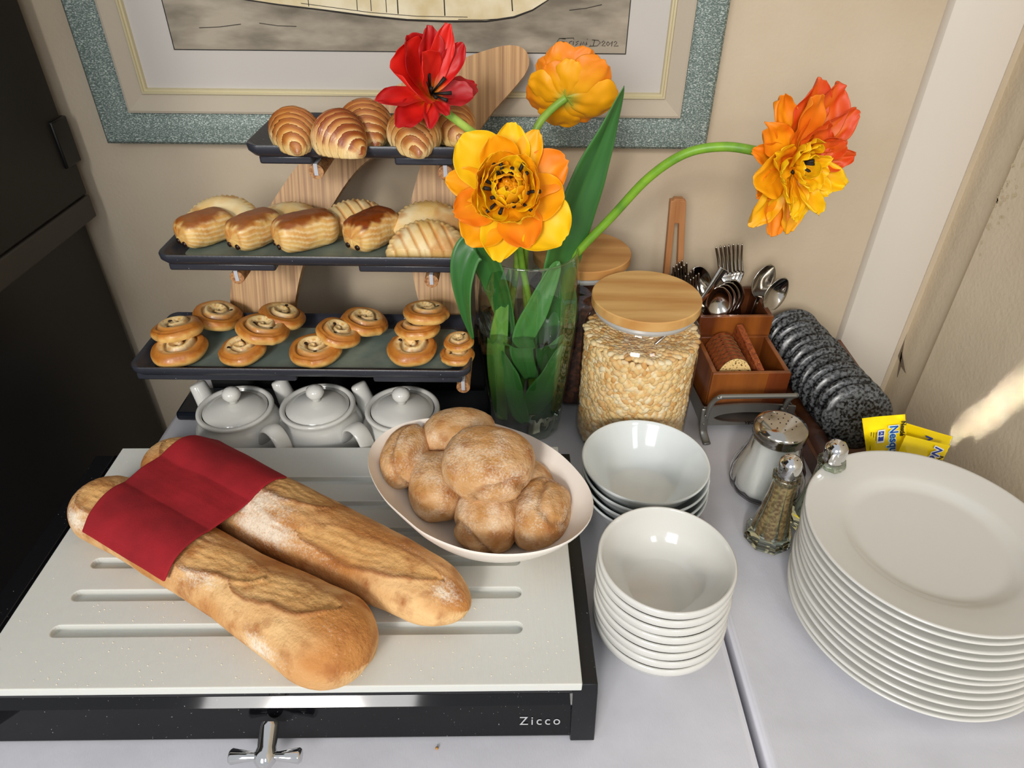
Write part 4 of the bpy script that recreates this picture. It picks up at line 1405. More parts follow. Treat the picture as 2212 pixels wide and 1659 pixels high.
for k in range(10):
    a = 2 * pi * k / 10 + rr_.uniform(-.3, .3)
    petal(to_, rr_.uniform(.030, .042), rr_.uniform(.008, .012), rr_.uniform(0, .9), .5, .25, 300 + k * 2.9, YO, YO, Y_, F_, a, rr_.uniform(.7, 1.), .002, start=.004)
stamens(to_, F_, 9, .018, .004)
e_ = at(1632, 326, y=.755)
stem(to_, [C + Vector((-.004, .012, 0)), e_, at(1560, 317, y=.762), at(1480, 332, y=.77), at(1400, 385, y=.78), at(1320, 470, y=.79), at(1245, 548, y=.795), Vector((VX + .035, VY + .01, .22)), Vector((VX, VY + .015, .12)), Vector((VX - .012, VY + .012, .02))], .0052, '#7fae2c')

# orange tulip at the back, seen from behind
C = at(1222, 214, y=.80)
tb_ = thing('amber_tulip', 'amber tulip seen from behind against the picture mount', 'flower', C)
F_ = frame_of((.16, .80, .45))
rr_ = random.Random(3)
for k, (a, L_, W_) in enumerate(((.15, .056, .025), (1.0, .054, .024), (1.75, .056, .024), (2.5, .054, .024), (3.3, .044, .018), (4.1, .040, .018), (4.75, .042, .015), (5.5, .054, .023))):
    petal(tb_, L_ * 1.08, W_ * 1.1, .75, .30, .20, 400 + k * 3.3, GRN, YO, OR if k % 2 else YO, F_, a, -.06 + .08 * (k % 2), 0)
for k in range(8):
    a = 2 * pi * k / 8 + .4
    petal(tb_, rr_.uniform(.05, .056), rr_.uniform(.018, .024), .6, .35, .24, 440 + k * 2.3, YO, YO, OR, F_, a, .35, .003)
stem(tb_, [C + Vector((0, 0, .001)), at(1195, 233, y=.797), at(1168, 262, y=.79), at(1152, 300, y=.785), at(1142, 380, y=.785), at(1136, 520, y=.79), Vector((VX - .002, VY + .02, .2)), Vector((VX + .015, VY + .02, .02))], .0042, '#8fae45')

# red tulip
C = at(930, 205, y=.77)
tr_ = thing('red_tulip', 'wide open red tulip with a black centre, in front of the oak stand top', 'flower', C)
F_ = frame_of((.45, -.55, .70))
rr_ = random.Random(8)
for k, (a, b, L_, W_, m_, t_) in enumerate(((3.25, .55, .062, .036, RE, RE), (2.5, .45, .062, .028, RE, DR), (3.6, .05, .064, .012, RE, DR), (4.1, -.15, .060, .014, RE, DR), (4.75, .0, .040, .009, RE, DR), (5.4, .2, .030, .009, RE, DR),
                                            (.1, .15, .046, .016, DR, DR), (.45, .1, .058, .013, DR, DR), (1.15, .65, .062, .012, RE, DR), (1.6, .75, .070, .013, RE, RE), (2.0, .70, .066, .015, RE, DR), (2.7, .95, .050, .022, RE, RE))):
    petal(tr_, L_, W_, rr_.uniform(-.2, .45), .55 if k < 2 else .4, .16, 500 + k * 3.3, lin('#e8931c'), m_, t_, F_, a, b, 0)
stamens(tr_, F_, 8, .022, .002)
stem(tr_, [C + Vector((0, .002, -.003)), at(960, 240, y=.772), at(1010, 278, y=.775), at(1060, 320, y=.785), at(1100, 420, y=.79), at(1118, 540, y=.793), Vector((VX - .02, VY + .0, .2)), Vector((VX - .03, VY - .008, .1)), Vector((VX - .028, VY - .01, .02))], .0045, '#a9c95a')

# leaves
leaf(to_, [Vector((VX + .025, VY - .005, .10)), at(1195, 640, y=.785), at(1222, 520, y=.79), at(1262, 400, y=.80), at(1306, 290, y=.80), at(1348, 186, y=.795)], .0265, (.5, -1, .3), 'tall upright green leaf', fold=.22, seed=1.)
leaf(ty_, [Vector((VX - .02, VY - .02, .15)), Vector((VX - .035, VY - .035, .23)), at(1040, 540, y=.735), at(1012, 548, y=.728), at(1000, 610, y=.722), at(1008, 680, y=.722), at(1022, 732, y=.724)], .0175, (-.4, -1, .25), 'drooping leaf outside the vase', fold=.3, seed=2.)
# leaves inside the vase
leaf(tb_, [Vector((VX + .005, VY - .02, .10)), Vector((VX - .005, VY - .032, .16)), Vector((VX + .012, VY - .036, .21)), Vector((VX + .030, VY - .030, .255)), Vector((VX + .036, VY - .025, .268))], .015, (.1, -1, .2), seed=3., c=(4, 0))
leaf(ty_, [Vector((VX + .002, VY - .012, .035)), Vector((VX + .018, VY - .032, .08)), Vector((VX + .032, VY - .040, .12)), Vector((VX + .048, VY - .028, .165))], .018, (.2, -1, .3), seed=4., c=(4, 0))
leaf(tr_, [Vector((VX - .026, VY - .012, .02)), Vector((VX - .034, VY - .022, .09)), Vector((VX - .036, VY - .028, .15)), Vector((VX - .030, VY - .030, .21)), Vector((VX - .022, VY - .028, .26))], .013, (-.3, -1, .2), seed=5., c=(4, 2))
leaf(tb_, [Vector((VX + .014, VY + .0, .02)), Vector((VX + .034, VY - .01, .06)), Vector((VX + .048, VY - .008, .12)), Vector((VX + .056, VY + .005, .19)), Vector((VX + .054, VY + .012, .235))], .015, (.6, -1, .2), seed=6., c=(0, 1))
leaf(to_, [Vector((VX - .010, VY + .01, .05)), Vector((VX - .02, VY + .0, .10)), Vector((VX - .012, VY - .014, .15)), Vector((VX - .02, VY - .02, .19))], .014, (.0, -1, .2), seed=7., c=(2, 0))
leaf(tr_, [Vector((VX + .0, VY - .035, .03)), Vector((VX - .012, VY - .04, .07)), Vector((VX - .02, VY - .042, .12)), Vector((VX - .03, VY - .04, .15))], .012, (.0, -1, .2), seed=8., c=(4, 0))

# ------------------------------------------------------------------ cereal jars


def jar(name, x, y, H_, rb_, rl, label, content, lidm, spoon):
    t = thing(name, label, 'jar', (x, y, .0006))
    hl = .013
    sh = H_ - hl - .020
    prof = [(0, 0), (rb_ - .008, 0), (rb_ - .002, .004), (rb_, .012), (rb_, sh - .022), (rb_ - .003, sh - .010), (rb_ - .010, sh - .002), (rl - .012, sh + .004), (rl - .013, sh + .014), (rl - .006, sh + .019), (rl - .004, sh + .0205)]
    mk('jar_glass', G().lathe(prof, 72), jar_glass, t, recalc=True)
    lid = mk('lid', G().lathe([(0, H_ - hl), (rl - .001, H_ - hl), (rl, H_ - hl + .001), (rl, H_ - .0012), (rl - .0012, H_), (0, H_)], 96), lidm, t, sharp=40, label='round wooden lid')
    mk('seal_ring', G().lathe([(rl - .014, H_ - hl - .010), (rl - .005, H_ - hl - .009), (rl - .003, H_ - hl - .005), (rl - .005, H_ - hl - .0004), (rl - .014, H_ - hl - .0004)], 72), mat('seal', '#dfe3e2', rough=.3, trans=.5), lid, sharp=40)
    return t, sh


JX, JY = .168, .772
jt, sh = jar('storage_jar', JX, JY, .220, .0765, .0685, 'big glass jar of puffed cereal with a pale wooden lid', None, lid_wood, True)
# puffed grains: a dark core keeps the middle opaque, grains are packed on it
g = G()
rng = random.Random(4)
base = []
NL = 7
for (zz, rr2) in ((-1, 0), (-.6, .8), (0, 1), (.6, .8), (1, 0)):
    if rr2 == 0: base.append([(0, 0, zz)])
    else: base.append([(rr2 * cos(2 * pi * k / NL), rr2 * sin(2 * pi * k / NL), zz) for k in range(NL)])
bv_ = [p for row in base for p in row]
bf = []
idx0 = 1
for k in range(NL): bf.append((0, 1 + (k + 1) % NL, 1 + k))
for r_i in range(2):
    for k in range(NL): bf.append((1 + r_i * NL + k, 1 + r_i * NL + (k + 1) % NL, 1 + (r_i + 1) * NL + (k + 1) % NL, 1 + (r_i + 1) * NL + k))
for k in range(NL): bf.append((1 + 2 * NL + k, 1 + 2 * NL + (k + 1) % NL, 1 + 3 * NL))
bvn = np.array(bv_)
RJ = .0715
cc = [lin(c) for c in ('#f0d5a2', '#e8c184', '#f5e4c0', '#dba866', '#eecf95')]


def grain(c, n):
    s1 = rng.uniform(.0034, .0050); s2 = s1 * rng.uniform(1.25, 1.7); s3 = s1 * rng.uniform(.65, .95)
    q = Vector((rng.gauss(0, 1), rng.gauss(0, 1), rng.gauss(0, 1))).normalized()
    n = Vector(n); tv = (q - n * q.dot(n)).normalized(); bb_ = n.cross(tv)
    Mx = np.array([[tv.x * s2, bb_.x * s1, n.x * s3], [tv.y * s2, bb_.y * s1, n.y * s3], [tv.z * s2, bb_.z * s1, n.z * s3]])
    # local poles along Z of the base solid -> put them on the tangent
    b2_ = bvn[:, [2, 0, 1]]
    P = b2_ @ Mx.T + np.array(c)
    col = mixc(cc[rng.randrange(5)], cc[rng.randrange(5)], rng.random())
    g.add(P.tolist(), bf, [col] * len(P))


hz = .165
nside = 2300
for k in range(nside):
    a = 2 * pi * k * .61803399; z = .008 + (hz - .012) * ((k + .5) / nside)
    rj = RJ - rng.uniform(0, .0025)
    grain((rj * cos(a), rj * sin(a), z), (cos(a), sin(a), 0))
for k in range(520):
    r = sqrt(k / 520) * RJ; a = k * 2.39996
    x, y = r * cos(a), r * sin(a)
    grain((x, y, hz + .004 * PN(Vector((x * 30, y * 30, 0))) - .003 + .004 * (r / RJ)), (0, 0, 1))
mk('puffed_grains', g, cereal_m, jt, stuff=True, recalc=False, label='pale golden puffed cereal grains')
mk('grain_core', G().lathe([(0, .004), (.0685, .004), (.0685, hz - .004), (0, hz - .004)], 48), mat('grain_core', '#b98a4e', rough=.9), jt, smooth=False)['kind'] = 'stuff'
sp = G().tube(catmull([(.012, -.030, .165), (.024, -.026, .176), (.036, -.020, .186), (.046, -.012, .190)], 5), .0022, 8)
spn = mk('scoop', sp, chrome, loc=(JX, JY, .0006))
tag(spn, 'thin metal spoon handle showing inside the cereal jar', 'spoon')

j2 = at(1290, 545, z=.222)
jt2, sh2 = jar('storage_jar', .096, .897, .222, .0765, .0685, 'rear glass jar with dark contents and a wooden lid, beside the vase', None, lid_wood2, False)
g = G().lathe([(0, .004), (.070, .004), (.0725, .010), (.0725, .165), (.066, .172), (0, .174)], 64, rf=lambda a, z: 1 + .008 * PN(Vector((cos(a) * 9, sin(a) * 9, z * 120))))
mk('muesli', g, dark_cereal, jt2, stuff=True)

# ------------------------------------------------------------------ cutlery and rusk caddy
CRZ = radians(2.2)
co = Vector((.333, .790, 0))
cad = thing('wooden_caddy', 'reddish wooden caddy with a rusk box in front and cutlery box behind', 'caddy', co, CRZ)
W2 = .0545


def openbox(x0, x1, y0, y1, z0, z1, th, m_, names=('front_panel', 'back_panel', 'left_panel', 'right_panel', 'bottom_panel'), m_front=None):
    mk(names[0], G().box(x0, x1, y0, y0 + th, z0, z1), m_front or m_, cad, bevel=.001)
    mk(names[1], G().box(x0, x1, y1 - th, y1, z0, z1), m_, cad, bevel=.001)
    mk(names[2], G().box(x0, x0 + th, y0 + th + .0001, y1 - th - .0001, z0, z1), m_, cad, bevel=.001)
    mk(names[3], G().box(x1 - th, x1, y0 + th + .0001, y1 - th - .0001, z0, z1), m_, cad, bevel=.001)
    mk(names[4], G().box(x0 + th, x1 - th, y0 + th, y1 - th, z0, z0 + .004), m_, cad)


openbox(-W2, W2, 0, .101, .022, .090, .0065, acacia)
mk('dark_stave', G().box(.024, W2 + .0003, -.0006, .0001, .0225, .0895), wood('acacia_red', '#84401c', '#5c2a10', 26, (1, 1, .12), .35, .3), cad, smooth=False)
openbox(-.052, .058, .1015, .196, .022, .121, .0065, acacia_dark, m_front=acacia)
# metal rack
rack = thing('metal_rack', 'grey metal rack with a front rail cradling the wooden caddy', 'rack', co, CRZ)
rx0, rx1 = -W2 - .010, W2 + .012
fy = -.018
# front plate with lens-shaped opening
g = G()
n = 40
lo, hi = [], []
zb, zt_ = .0125, .046
for i in range(n + 1):
    x = rx0 + (rx1 - rx0) * i / n
    u = (x - (rx0 + rx1) / 2) / ((rx1 - rx0) / 2)
    top_ = zt_ + .006 * (1 - u * u) - .002
    w_ = .0085 * sqrt(max(0, 1 - (u / .72) ** 2)) if abs(u) < .72 else 0
    lo.append((x, zb, .026 - w_)); hi.append((x, .026 + w_ * 1.15, top_))
vs = []; fs = []
for i in range(n + 1):
    x, a, b = lo[i]; _, c_, d_ = hi[i]
    for y in (fy, fy + .003):
        vs += [(x, y, a), (x, y, b), (x, y, c_), (x, y, d_)]
for i in range(n):
    o8 = i * 8; p8 = (i + 1) * 8
    for q in (0, 4):
        fs += [(o8 + q, p8 + q, p8 + q + 1, o8 + q + 1), (o8 + q + 2, p8 + q + 2, p8 + q + 3, o8 + q + 3)]
    for e in (0, 1, 2, 3): fs.append((o8 + e, p8 + e, p8 + e + 4, o8 + e + 4))
g.add(vs, fs)
mk('front_plate', g, grey_metal, rack, smooth=False)
for sx, xx in ((-1, rx0), (1, rx1)):
    g = G()
    pl2 = [(fy, .0125), (.19, .0125), (.19, .030), (.06, .034), (fy + .012, .040), (fy, .046)]
    mk('side_plate', g.prism(pl2, .003, lambda a, b, h, xx=xx, sx=sx: (xx - (0 if sx < 0 else .003) + h, a, b)), grey_metal, rack, smooth=False, bevel=.001)
mk('base_plate', G().box(rx0 + .003, rx1 - .003, fy + .003, .19, .0125, .0155), grey_metal, rack, smooth=False)
# front U rail
hA = at(1549, 862, z=.072); hB = at(1714, 848, z=.072)
def rk(p):
    q = Matrix.Rotation(-CRZ, 3, 'Z') @ (Vector(p) - co); return q
A_ = rk(hA); B_ = rk(hB)
ft = rk(at(1535, 985, z=.003))
ry = A_.y
pts = [(ft.x + .002, fy - .004, .030), (ft.x + .001, fy - .010, .052), (A_.x - .002, ry + .004, .066), (A_.x + .003, ry, .0745), (A_.x + .014, ry, .076), (B_.x - .012, ry, .076), (B_.x - .002, ry + .001, .0755), (B_.x, ry + .006, .072), (B_.x - .004, ry + .012, .060), (B_.x - .006, fy - .003, .045)]
mk('front_rail', G().tube(catmull(pts, 6), .0035, 14), grey_metal, rack)
mk('front_rail_foot', G().tube(catmull([(ft.x - .001, fy - .004, .046), (ft.x - .001, fy - .007, .026), (ft.x, fy - .010, .010), (ft.x + .002, fy - .020, .0025), (ft.x + .002, fy - .028, .0015)], 6), .0055, 12, flat=.3, ref=(0, 1, .2)), grey_metal, rack)
mk('front_rail_foot', G().tube(catmull([(B_.x - .006, fy - .004, .046), (B_.x - .006, fy - .007, .026), (B_.x - .006, fy - .010, .010), (B_.x - .006, fy - .020, .0025), (B_.x - .006, fy - .028, .0015)], 6), .0055, 12, flat=.3, ref=(0, 1, .2)), grey_metal, rack)
for zz in (.022, .037):
    mk('rivet', G().lathe([(0, 0), (.0022, 0), (.0018, .0012), (0, .0016)], 12), grey_metal, rack, loc=(ft.x - .001, fy - .0085, zz), rot=(radians(95), 0, 0))
mk('rear_foot', G().box(rx0 + .01, rx1 - .01, .17, .18, .0006, .0125), grey_metal, rack, bevel=.002)
text('lettering', 'VEGA', .0075, black_p, rack, Matrix.Translation((.008, fy - .0003, .0165)) @ Matrix.Rotation(radians(90), 4, 'X'), label='dark stamped letters', offset=.0002)

# rusks
def rusk_mesh(w_, h_, th):
    g = G()
    pl_ = []
    for i in range(17):
        a = pi * i / 16; pl_.append((w_ * cos(a), h_ * .45 + h_ * .55 * sin(a)))
    pl_ += [(-w_ * .96, 0), (w_ * .96, 0)]
    n = len(pl_)
    g.cm = 0
    vs = [(a, 0, b) for a, b in pl_] + [(a, th, b) for a, b in pl_]
    g.add(vs, [(i, (i + 1) % n, n + (i + 1) % n, n + i) for i in range(n)])
    g.cm = 1
    g.add([(a * .97, -.0002, b * .98 + .0005) for a, b in pl_], [tuple(range(n))])
    g.add([(a * .97, th + .0002, b * .98 + .0005) for a, b in pl_], [tuple(range(n - 1, -1, -1))])
    return g


first = None
rl_ = ['front rusk showing its pale crumb face in the wooden box', 'second rusk from the front in the wooden box', 'third rusk from the front in the wooden box', 'fourth rusk from the front in the wooden box', 'fifth rusk from the front in the wooden box', 'sixth rusk from the front in the wooden box', 'rearmost rusk in the wooden box']
for k in range(7):
    loc = co + Matrix.Rotation(CRZ, 3, 'Z') @ Vector((-.017, .014 + .0100 * k, .0262))
    if first is None:
        first = mk('rusk', rusk_mesh(.0275, .076, .0095), [rusk_m, rusk_in], loc=loc, sharp=40, bevel=.0012); o = first
    else:
        o = first.copy(); COL.objects.link(o); o.location = loc
    o.rotation_euler = (radians(-5), 0, CRZ + radians(R.uniform(-2, 2)))
    tag(o, rl_[k], 'rusk', 'rusks in the wooden box')
# the rusk lying slanted along the box
ra = at(1598, 700, z=.112); rb2 = at(1645, 800, z=.088)
g = G().box(-.0045, .0045, 0, 1, -.03, 0)
d_ = (rb2 - ra)
g = G().box(-.0048, .0048, 0, d_.length, -.045, 0)
o = mk('rusk', g, rusk_m, bevel=.001)
o.matrix_world = Matrix.Translation(ra) @ d_.to_track_quat('Y', 'Z').to_matrix().to_4x4()
tag(o, 'loose rusk turned lengthwise, wedged beside the row of rusks', 'rusk')


def utensil_spoon(bw=.0195, bl_=.052, total=.17):
    g = G()

    def f(i, j):
        t = j * 2 - 1
        if i < .60:
            u = i / .60; z = u * (total - bl_); w_ = .0062 - .0034 * sstep(0, .8, u) + .0004; y = -.004 * sin(u * pi)
            yy = y + .0006 * (1 - t * t)
        else:
            u = (i - .60) / .40; z = total - bl_ + u * bl_
            w_ = .0030 + (bw - .003) * (max(0, sin(pi * (.06 + .94 * u) ** .9)) ** .62) if u < 1 else .0008
            w_ = max(w_, .0012)
            yy = .010 * sin(pi * u) * (1 - t * t * .9) + .003 * (u)
        return (w_ * t, yy, z)
    g.grid(f, 44, 10)
    return g


def utensil_fork(total=.185):
    g = G()

    def f(i, j):
        t = j * 2 - 1
        z = i * (total - .045); w_ = .0062 - .0036 * sstep(0, .7, i) + .0090 * sstep(.86, 1., i)
        yy = -.004 * sin(i * pi) + .004 * sstep(.85, 1, i) + .0004 * (1 - t * t)
        return (w_ * t, yy, z)
    g.grid(f, 30, 8)
    for k in range(4):
        x = -.0088 + .00587 * k
        P = [(x, .004 - .0002, total - .046), (x, .007, total - .034), (x, .0075, total - .02), (x * 1.02, .005, total - .006), (x * 1.02, .003, total)]
        g.tube(catmull(P, 3), [.0013] * 10 + [.0011, .0009, .0005], 6)
    return g


SPM = utensil_spoon(); FKM = utensil_fork()


def place(o, T, Bp, face):
    """local Z from the base point towards tip T; local -Y towards face"""
    z = (T - Bp).normalized()
    x = (Vector(face) * -1).cross(z).normalized()
    y = z.cross(x)
    M_ = Matrix((x, y, z)).transposed().to_4x4()
    L_ = o['len']
    o.matrix_world = Matrix.Translation(T - z * L_) @ M_


def mkut(kind, T, Bp, face, label, group, flip=False):
    g_ = SPM if kind == 'spoon' else FKM
    if kind not in PROT:
        o = mk(kind, g_, steel, recalc=False); s_ = o.modifiers.new('thick', 'SOLIDIFY'); s_.thickness = .0011; s_.offset = 0
        PROT[kind] = o
    else:
        o = PROT[kind].copy(); COL.objects.link(o)
    o['len'] = .17 if kind == 'spoon' else .185
    place(o, T, Bp, face)
    del o['len']
    tag(o, label, kind, group)
    return o


PROT = {}
bz = .030
CB = lambda x, y: co + Matrix.Rotation(CRZ, 3, 'Z') @ Vector((x, y, bz))
# nested forks leaning left
for k, (u, v, yy) in enumerate(((1552, 534, .935), (1562, 531, .942), (1573, 530, .949), (1583, 531, .956))):
    T = at(u + 8, v, y=yy)
    mkut('fork', T, CB(.030 + .003 * k, .135 + .005 * k), (-.35 + .1 * k, -1, .15), ['leftmost of the four tall nested forks', 'second of the four tall nested forks', 'third of the four tall nested forks', 'rightmost of the four tall nested forks'][k], 'tall nested forks in the caddy')
mkut('spoon', at(1668, 573, y=.935), CB(.022, .130), (.3, -1, .1), 'large spoon leaning right, the higher of two', 'spoons leaning right')
mkut('spoon', at(1699, 602, y=.925), CB(.030, .122), (.3, -1, .1), 'lower right spoon leaning over the speckled saucers', 'spoons leaning right')
for k in range(4):
    mkut('spoon', at(1552 + 10 * k, 622 - 5 * k, y=.905 + .009 * k), CB(.004 + .006 * k, .125 + .007 * k), (0, -1, .1), ['frontmost nested spoon behind the rusks', 'second nested spoon behind the rusks', 'third nested spoon behind the rusks', 'rearmost nested spoon behind the rusks'][k], 'nested spoons behind the rusks')
mkut('spoon', at(1508, 577, y=.945), CB(-.02, .150), (0, -1, .1), 'upright dark spoon left of the slanting handle', 'upright cutlery at the left')
mkut('spoon', at(1462, 585, y=.94), CB(-.036, .140), (0, -1, .1), 'short-showing spoon beside the tongs', 'upright cutlery at the left')
for k, (u, v, lb) in enumerate(((1468, 570, 'left fork beside the wooden tongs'), (1478, 575, 'right fork beside the wooden tongs'), (1493, 590, 'low fork between tongs and upright spoon'), (1504, 598, 'low fork just behind the jar lid'))):
    mkut('fork', at(u, v, y=.93 - .01 * (k > 1)), CB(-.034 + .008 * k, .150 - .006 * k), (.6, -.8, .1), lb, 'upright cutlery at the left')
# handle-up utensil
A = at(1563, 580, y=.90); Bp = at(1500, 668, y=.895)
g = G()
P = catmull([Bp - (A - Bp) * .5, Bp, Bp.lerp(A, .5) + Vector((0, 0, -.003)), Bp.lerp(A, .9), A], 8)
kn = mk('table_knife', G().tube([p - A for p in P], [.0035 + .0045 * sstep(0, 1, i / (len(P) - 1)) for i in range(len(P))], 14, flat=.35, ref=(0, 1, .4)), chrome, loc=A)
tag(kn, 'rounded steel cutlery handle slanting up to the right above the jar lid', 'knife')

# wooden tongs
tyy = .955
tt = at(1466, 428, y=tyy)
tg_ = thing('wooden_tongs', 'pale wooden serving tongs standing upright in the caddy', 'tongs', tt)
L0 = at(1447, 592, y=tyy) - tt; L1_ = at(1482, 592, y=tyy) - tt
for k, (e0, w0) in enumerate(((L0, -.0075), (L1_, .0055))):
    d = e0.normalized()
    low = e0 + d * .12
    low.x = e0.x + (low.x - e0.x) * .1
    g = G().add([(w0 - .0045, -.006, -.002), (w0 + .0045, -.006, -.002), (w0 + .0045, .006, -.002), (w0 - .0045, .006, -.002),
                 (low.x - .004, -.006, low.z), (low.x + .004, -.006, low.z), (low.x + .004, .006, low.z), (low.x - .004, .006, low.z)],
                [(0, 1, 2, 3), (7, 6, 5, 4), (0, 4, 5, 1), (1, 5, 6, 2), (2, 6, 7, 3), (3, 7, 4, 0)])
    mk('arm', g, tongs_wood, tg_, bevel=.001)
mk('spacer_block', G().prism([(-.010, -.036), (.009, -.036), (.010, -.004), (.006, .001), (-.006, .001), (-.012, -.006)], .0115, lambda a, b, h: (a, -.0057 + h, b)), tongs_wood, tg_, bevel=.001)

# ------------------------------------------------------------------ wooden tray with speckled saucers and sachets
wt0 = at(1768, 1003, z=.024); wtb = at(1713, 858, z=.024)
x0_, y0_ = wt0.x, wt0.y
wt = thing('wooden_tray', 'dark brown long wooden tray holding the speckled saucers', 'tray', (.47, .82, .0006))
wo = Vector((.47, .82, .0006))
XL_, XR_, YF_, YB_ = .402, .548, y0_, .985
mk('left_wall', G().box(XL_ - wo.x, XL_ + .006 - wo.x, YF_ - wo.y, YB_ - wo.y, 0, .024), acacia_dark, wt, bevel=.001)
mk('right_wall', G().box(XR_ - .006 - wo.x, XR_ - wo.x, YF_ - wo.y, YB_ - wo.y, 0, .024), acacia_dark, wt, bevel=.001)
mk('front_wall', G().box(XL_ + .0061 - wo.x, XR_ - .0061 - wo.x, YF_ - wo.y, YF_ + .006 - wo.y, 0, .024), acacia_dark, wt, bevel=.001)
mk('back_wall', G().box(XL_ + .0061 - wo.x, XR_ - .0061 - wo.x, YB_ - .006 - wo.y, YB_ - wo.y, 0, .024), acacia_dark, wt, bevel=.001)
mk('floor_panel', G().box(XL_ + .006 - wo.x, XR_ - .006 - wo.x, YF_ + .006 - wo.y, YB_ - .006 - wo.y, 0, .005), acacia_dark, wt)
sp_ = [(0, .0012), (.024, .0008), (.029, 0), (.036, .0008), (.0435, .0026), (.0468, .0048), (.0472, .0066), (.0460, .0088), (.0430, .0100), (.0405, .0092), (.034, .0055), (.027, .0040), (0, .0035)]
first = None
s0 = at(1853, 902, z=.053); s1 = at(1712, 729, z=.053)
sl_ = ['frontmost speckled black saucer, flat base facing forward', 'second speckled black saucer from the front', 'third speckled black saucer from the front', 'fourth speckled black saucer from the front', 'fifth speckled black saucer from the front', 'sixth speckled black saucer from the front', 'seventh speckled black saucer from the front', 'eighth speckled black saucer from the front', 'ninth speckled black saucer from the front', 'tenth speckled black saucer from the front', 'eleventh speckled black saucer from the front', 'rearmost speckled black saucer, by the back wall']
for k in range(12):
    f_ = k / 11
    p = s0.lerp(s1, f_); p.z = .0065 + .0455
    rot = (radians(-103 + (4.5 if k % 2 else -4.5) + R.uniform(-2, 2)), 0, radians(R.uniform(-5, 5)))
    p.x += R.uniform(-.0012, .0012)
    if first is None:
        first = mk('speckled_saucer', G().lathe(sp_, 80), saucer_m, loc=p, sharp=60); o = first
    else:
        o = first.copy(); COL.objects.link(o); o.location = p
    o.rotation_euler = rot
    tag(o, sl_[k], 'saucer', 'speckled saucers standing in a row')


def sachet(cs, th, label, seed, letters):
    """cs: four corners (world) in order top-left, top-right, bottom-right, bottom-left"""
    o0 = (cs[0] + cs[1] + cs[2] + cs[3]) / 4
    ex = (cs[1] - cs[0]).normalized(); ey = (cs[0] - cs[3]).normalized(); n = ex.cross(ey).normalized(); ey = n.cross(ex)
    t = thing('drink_sachet', label, 'sachet', o0)
    g = G()
    for sgn in (1, -1):
        def f(i, j, sgn=sgn):
            a = cs[0].lerp(cs[1], i); b = cs[3].lerp(cs[2], i); p = a.lerp(b, j) - o0
            e = sstep(0, .16, min(i, 1 - i)) * sstep(.10, .32, min(j, 1 - j))
            crimp = .0004 * sin(j * 260) * (1 if min(j, 1 - j) < .12 else 0)
            bend = .003 * sin(i * 3 + seed) * (j - .5)
            q = p + n * (sgn * (th * e + .0002) + crimp + bend + .0012 * fbm((i * 3, j * 3, seed), 2) * e)
            return tuple(q)
        g.grid(f, 24, 30)
    mk('wrapper', g, yellow_m, t, recalc=False)
    W_ = (cs[1] - cs[0]).length; H__ = (cs[0] - cs[3]).length
    B = Matrix((ex, ey, n)).transposed().to_4x4()

    def put(body, size, m_, x, y, rot, dz, label=None, sh_=0, off=0, name='lettering'):
        text(name, body, size, m_, t, B @ Matrix.Translation((x * W_, y * H__, th + dz)) @ Matrix.Rotation(rot, 4, 'Z'), shear=sh_, label=label, offset=off)
    for l in letters: put(**l)
    return t, B, W_, H__


# front sachet
c1 = at(1863, 905, y=.688); c2 = at(1954, 894, y=.690); c4 = at(1874, 992, y=.676); c3 = at(1962, 992, y=.677)
dn = ((c4 - c1) + (c3 - c2)).normalized()
c4 = c1 + dn * .090; c3 = c2 + dn * .090
r90 = -pi / 2
big = [dict(body='Nesquik', size=.0150, m_=white_m, x=.10, y=.09, rot=r90 + .08, dz=.0014, off=.0013, sh_=.1, name='logo_outline', label='white outline of the logo lettering'),
       dict(body='Nesquik', size=.0150, m_=cyan_m, x=.10, y=.09, rot=r90 + .08, dz=.0019, off=.0004, sh_=.1, name='logo_shadow', label='light blue logo lettering'),
       dict(body='Nesquik', size=.0150, m_=blue_m, x=.106, y=.093, rot=r90 + .08, dz=.0024, off=-.0001, sh_=.1, name='logo_lettering', label='dark blue logo lettering'),
       dict(body='Nestlé', size=.0080, m_=black_p, x=.30, y=.29, rot=r90, dz=.0012, off=.0002, name='maker_lettering', label='small black lettering')]
c1b = c1
t, B, W_, H__ = sachet([c1, c2, c3, c4], .0035, 'yellow drink powder sachet with blue lettering, standing in front of the saucers', 1., big)
g = G().prism([(-.5 * W_ * .3, 0), (.5 * W_ * .3 * .0, 0), (0, .020), (-.5 * W_ * .3, .020)], .0003, lambda a, b, h: (a, b, h))
def flat(t, B, x, y, w_, h_, m_, name, dz=.0038):
    mk(name, G().box(-w_ / 2, w_ / 2, -h_ / 2, h_ / 2, 0, .0002), m_, t, smooth=False).matrix_local = B @ Matrix.Translation((x, y, dz))
flat(t, B, -.20 * W_, .20 * H__, .0090, .0190, white_m, 'label_panel', .0040)
flat(t, B, -.20 * W_, .25 * H__, .0066, .0060, blue_m, 'score_badge', .0043)
flat(t, B, -.20 * W_, .165 * H__, .0066, .0068, blue_m, 'score_badge', .0043)
text('badge_letters', 'A', .0048, white_m, t, B @ Matrix.Translation((-.20 * W_, .255 * H__, .0046)) @ Matrix.Rotation(r90, 4, 'Z'))
text('badge_letters', 'B', .0058, white_m, t, B @ Matrix.Translation((-.20 * W_, .21 * H__, .0047)) @ Matrix.Rotation(r90, 4, 'Z'))
for q in range(3): flat(t, B, (-.42 + .055 * q) * W_, (.13 + .02 * q) * H__, .0007, .026 - .004 * q, black_p, 'fine_print', .0020 + .0006 * q)
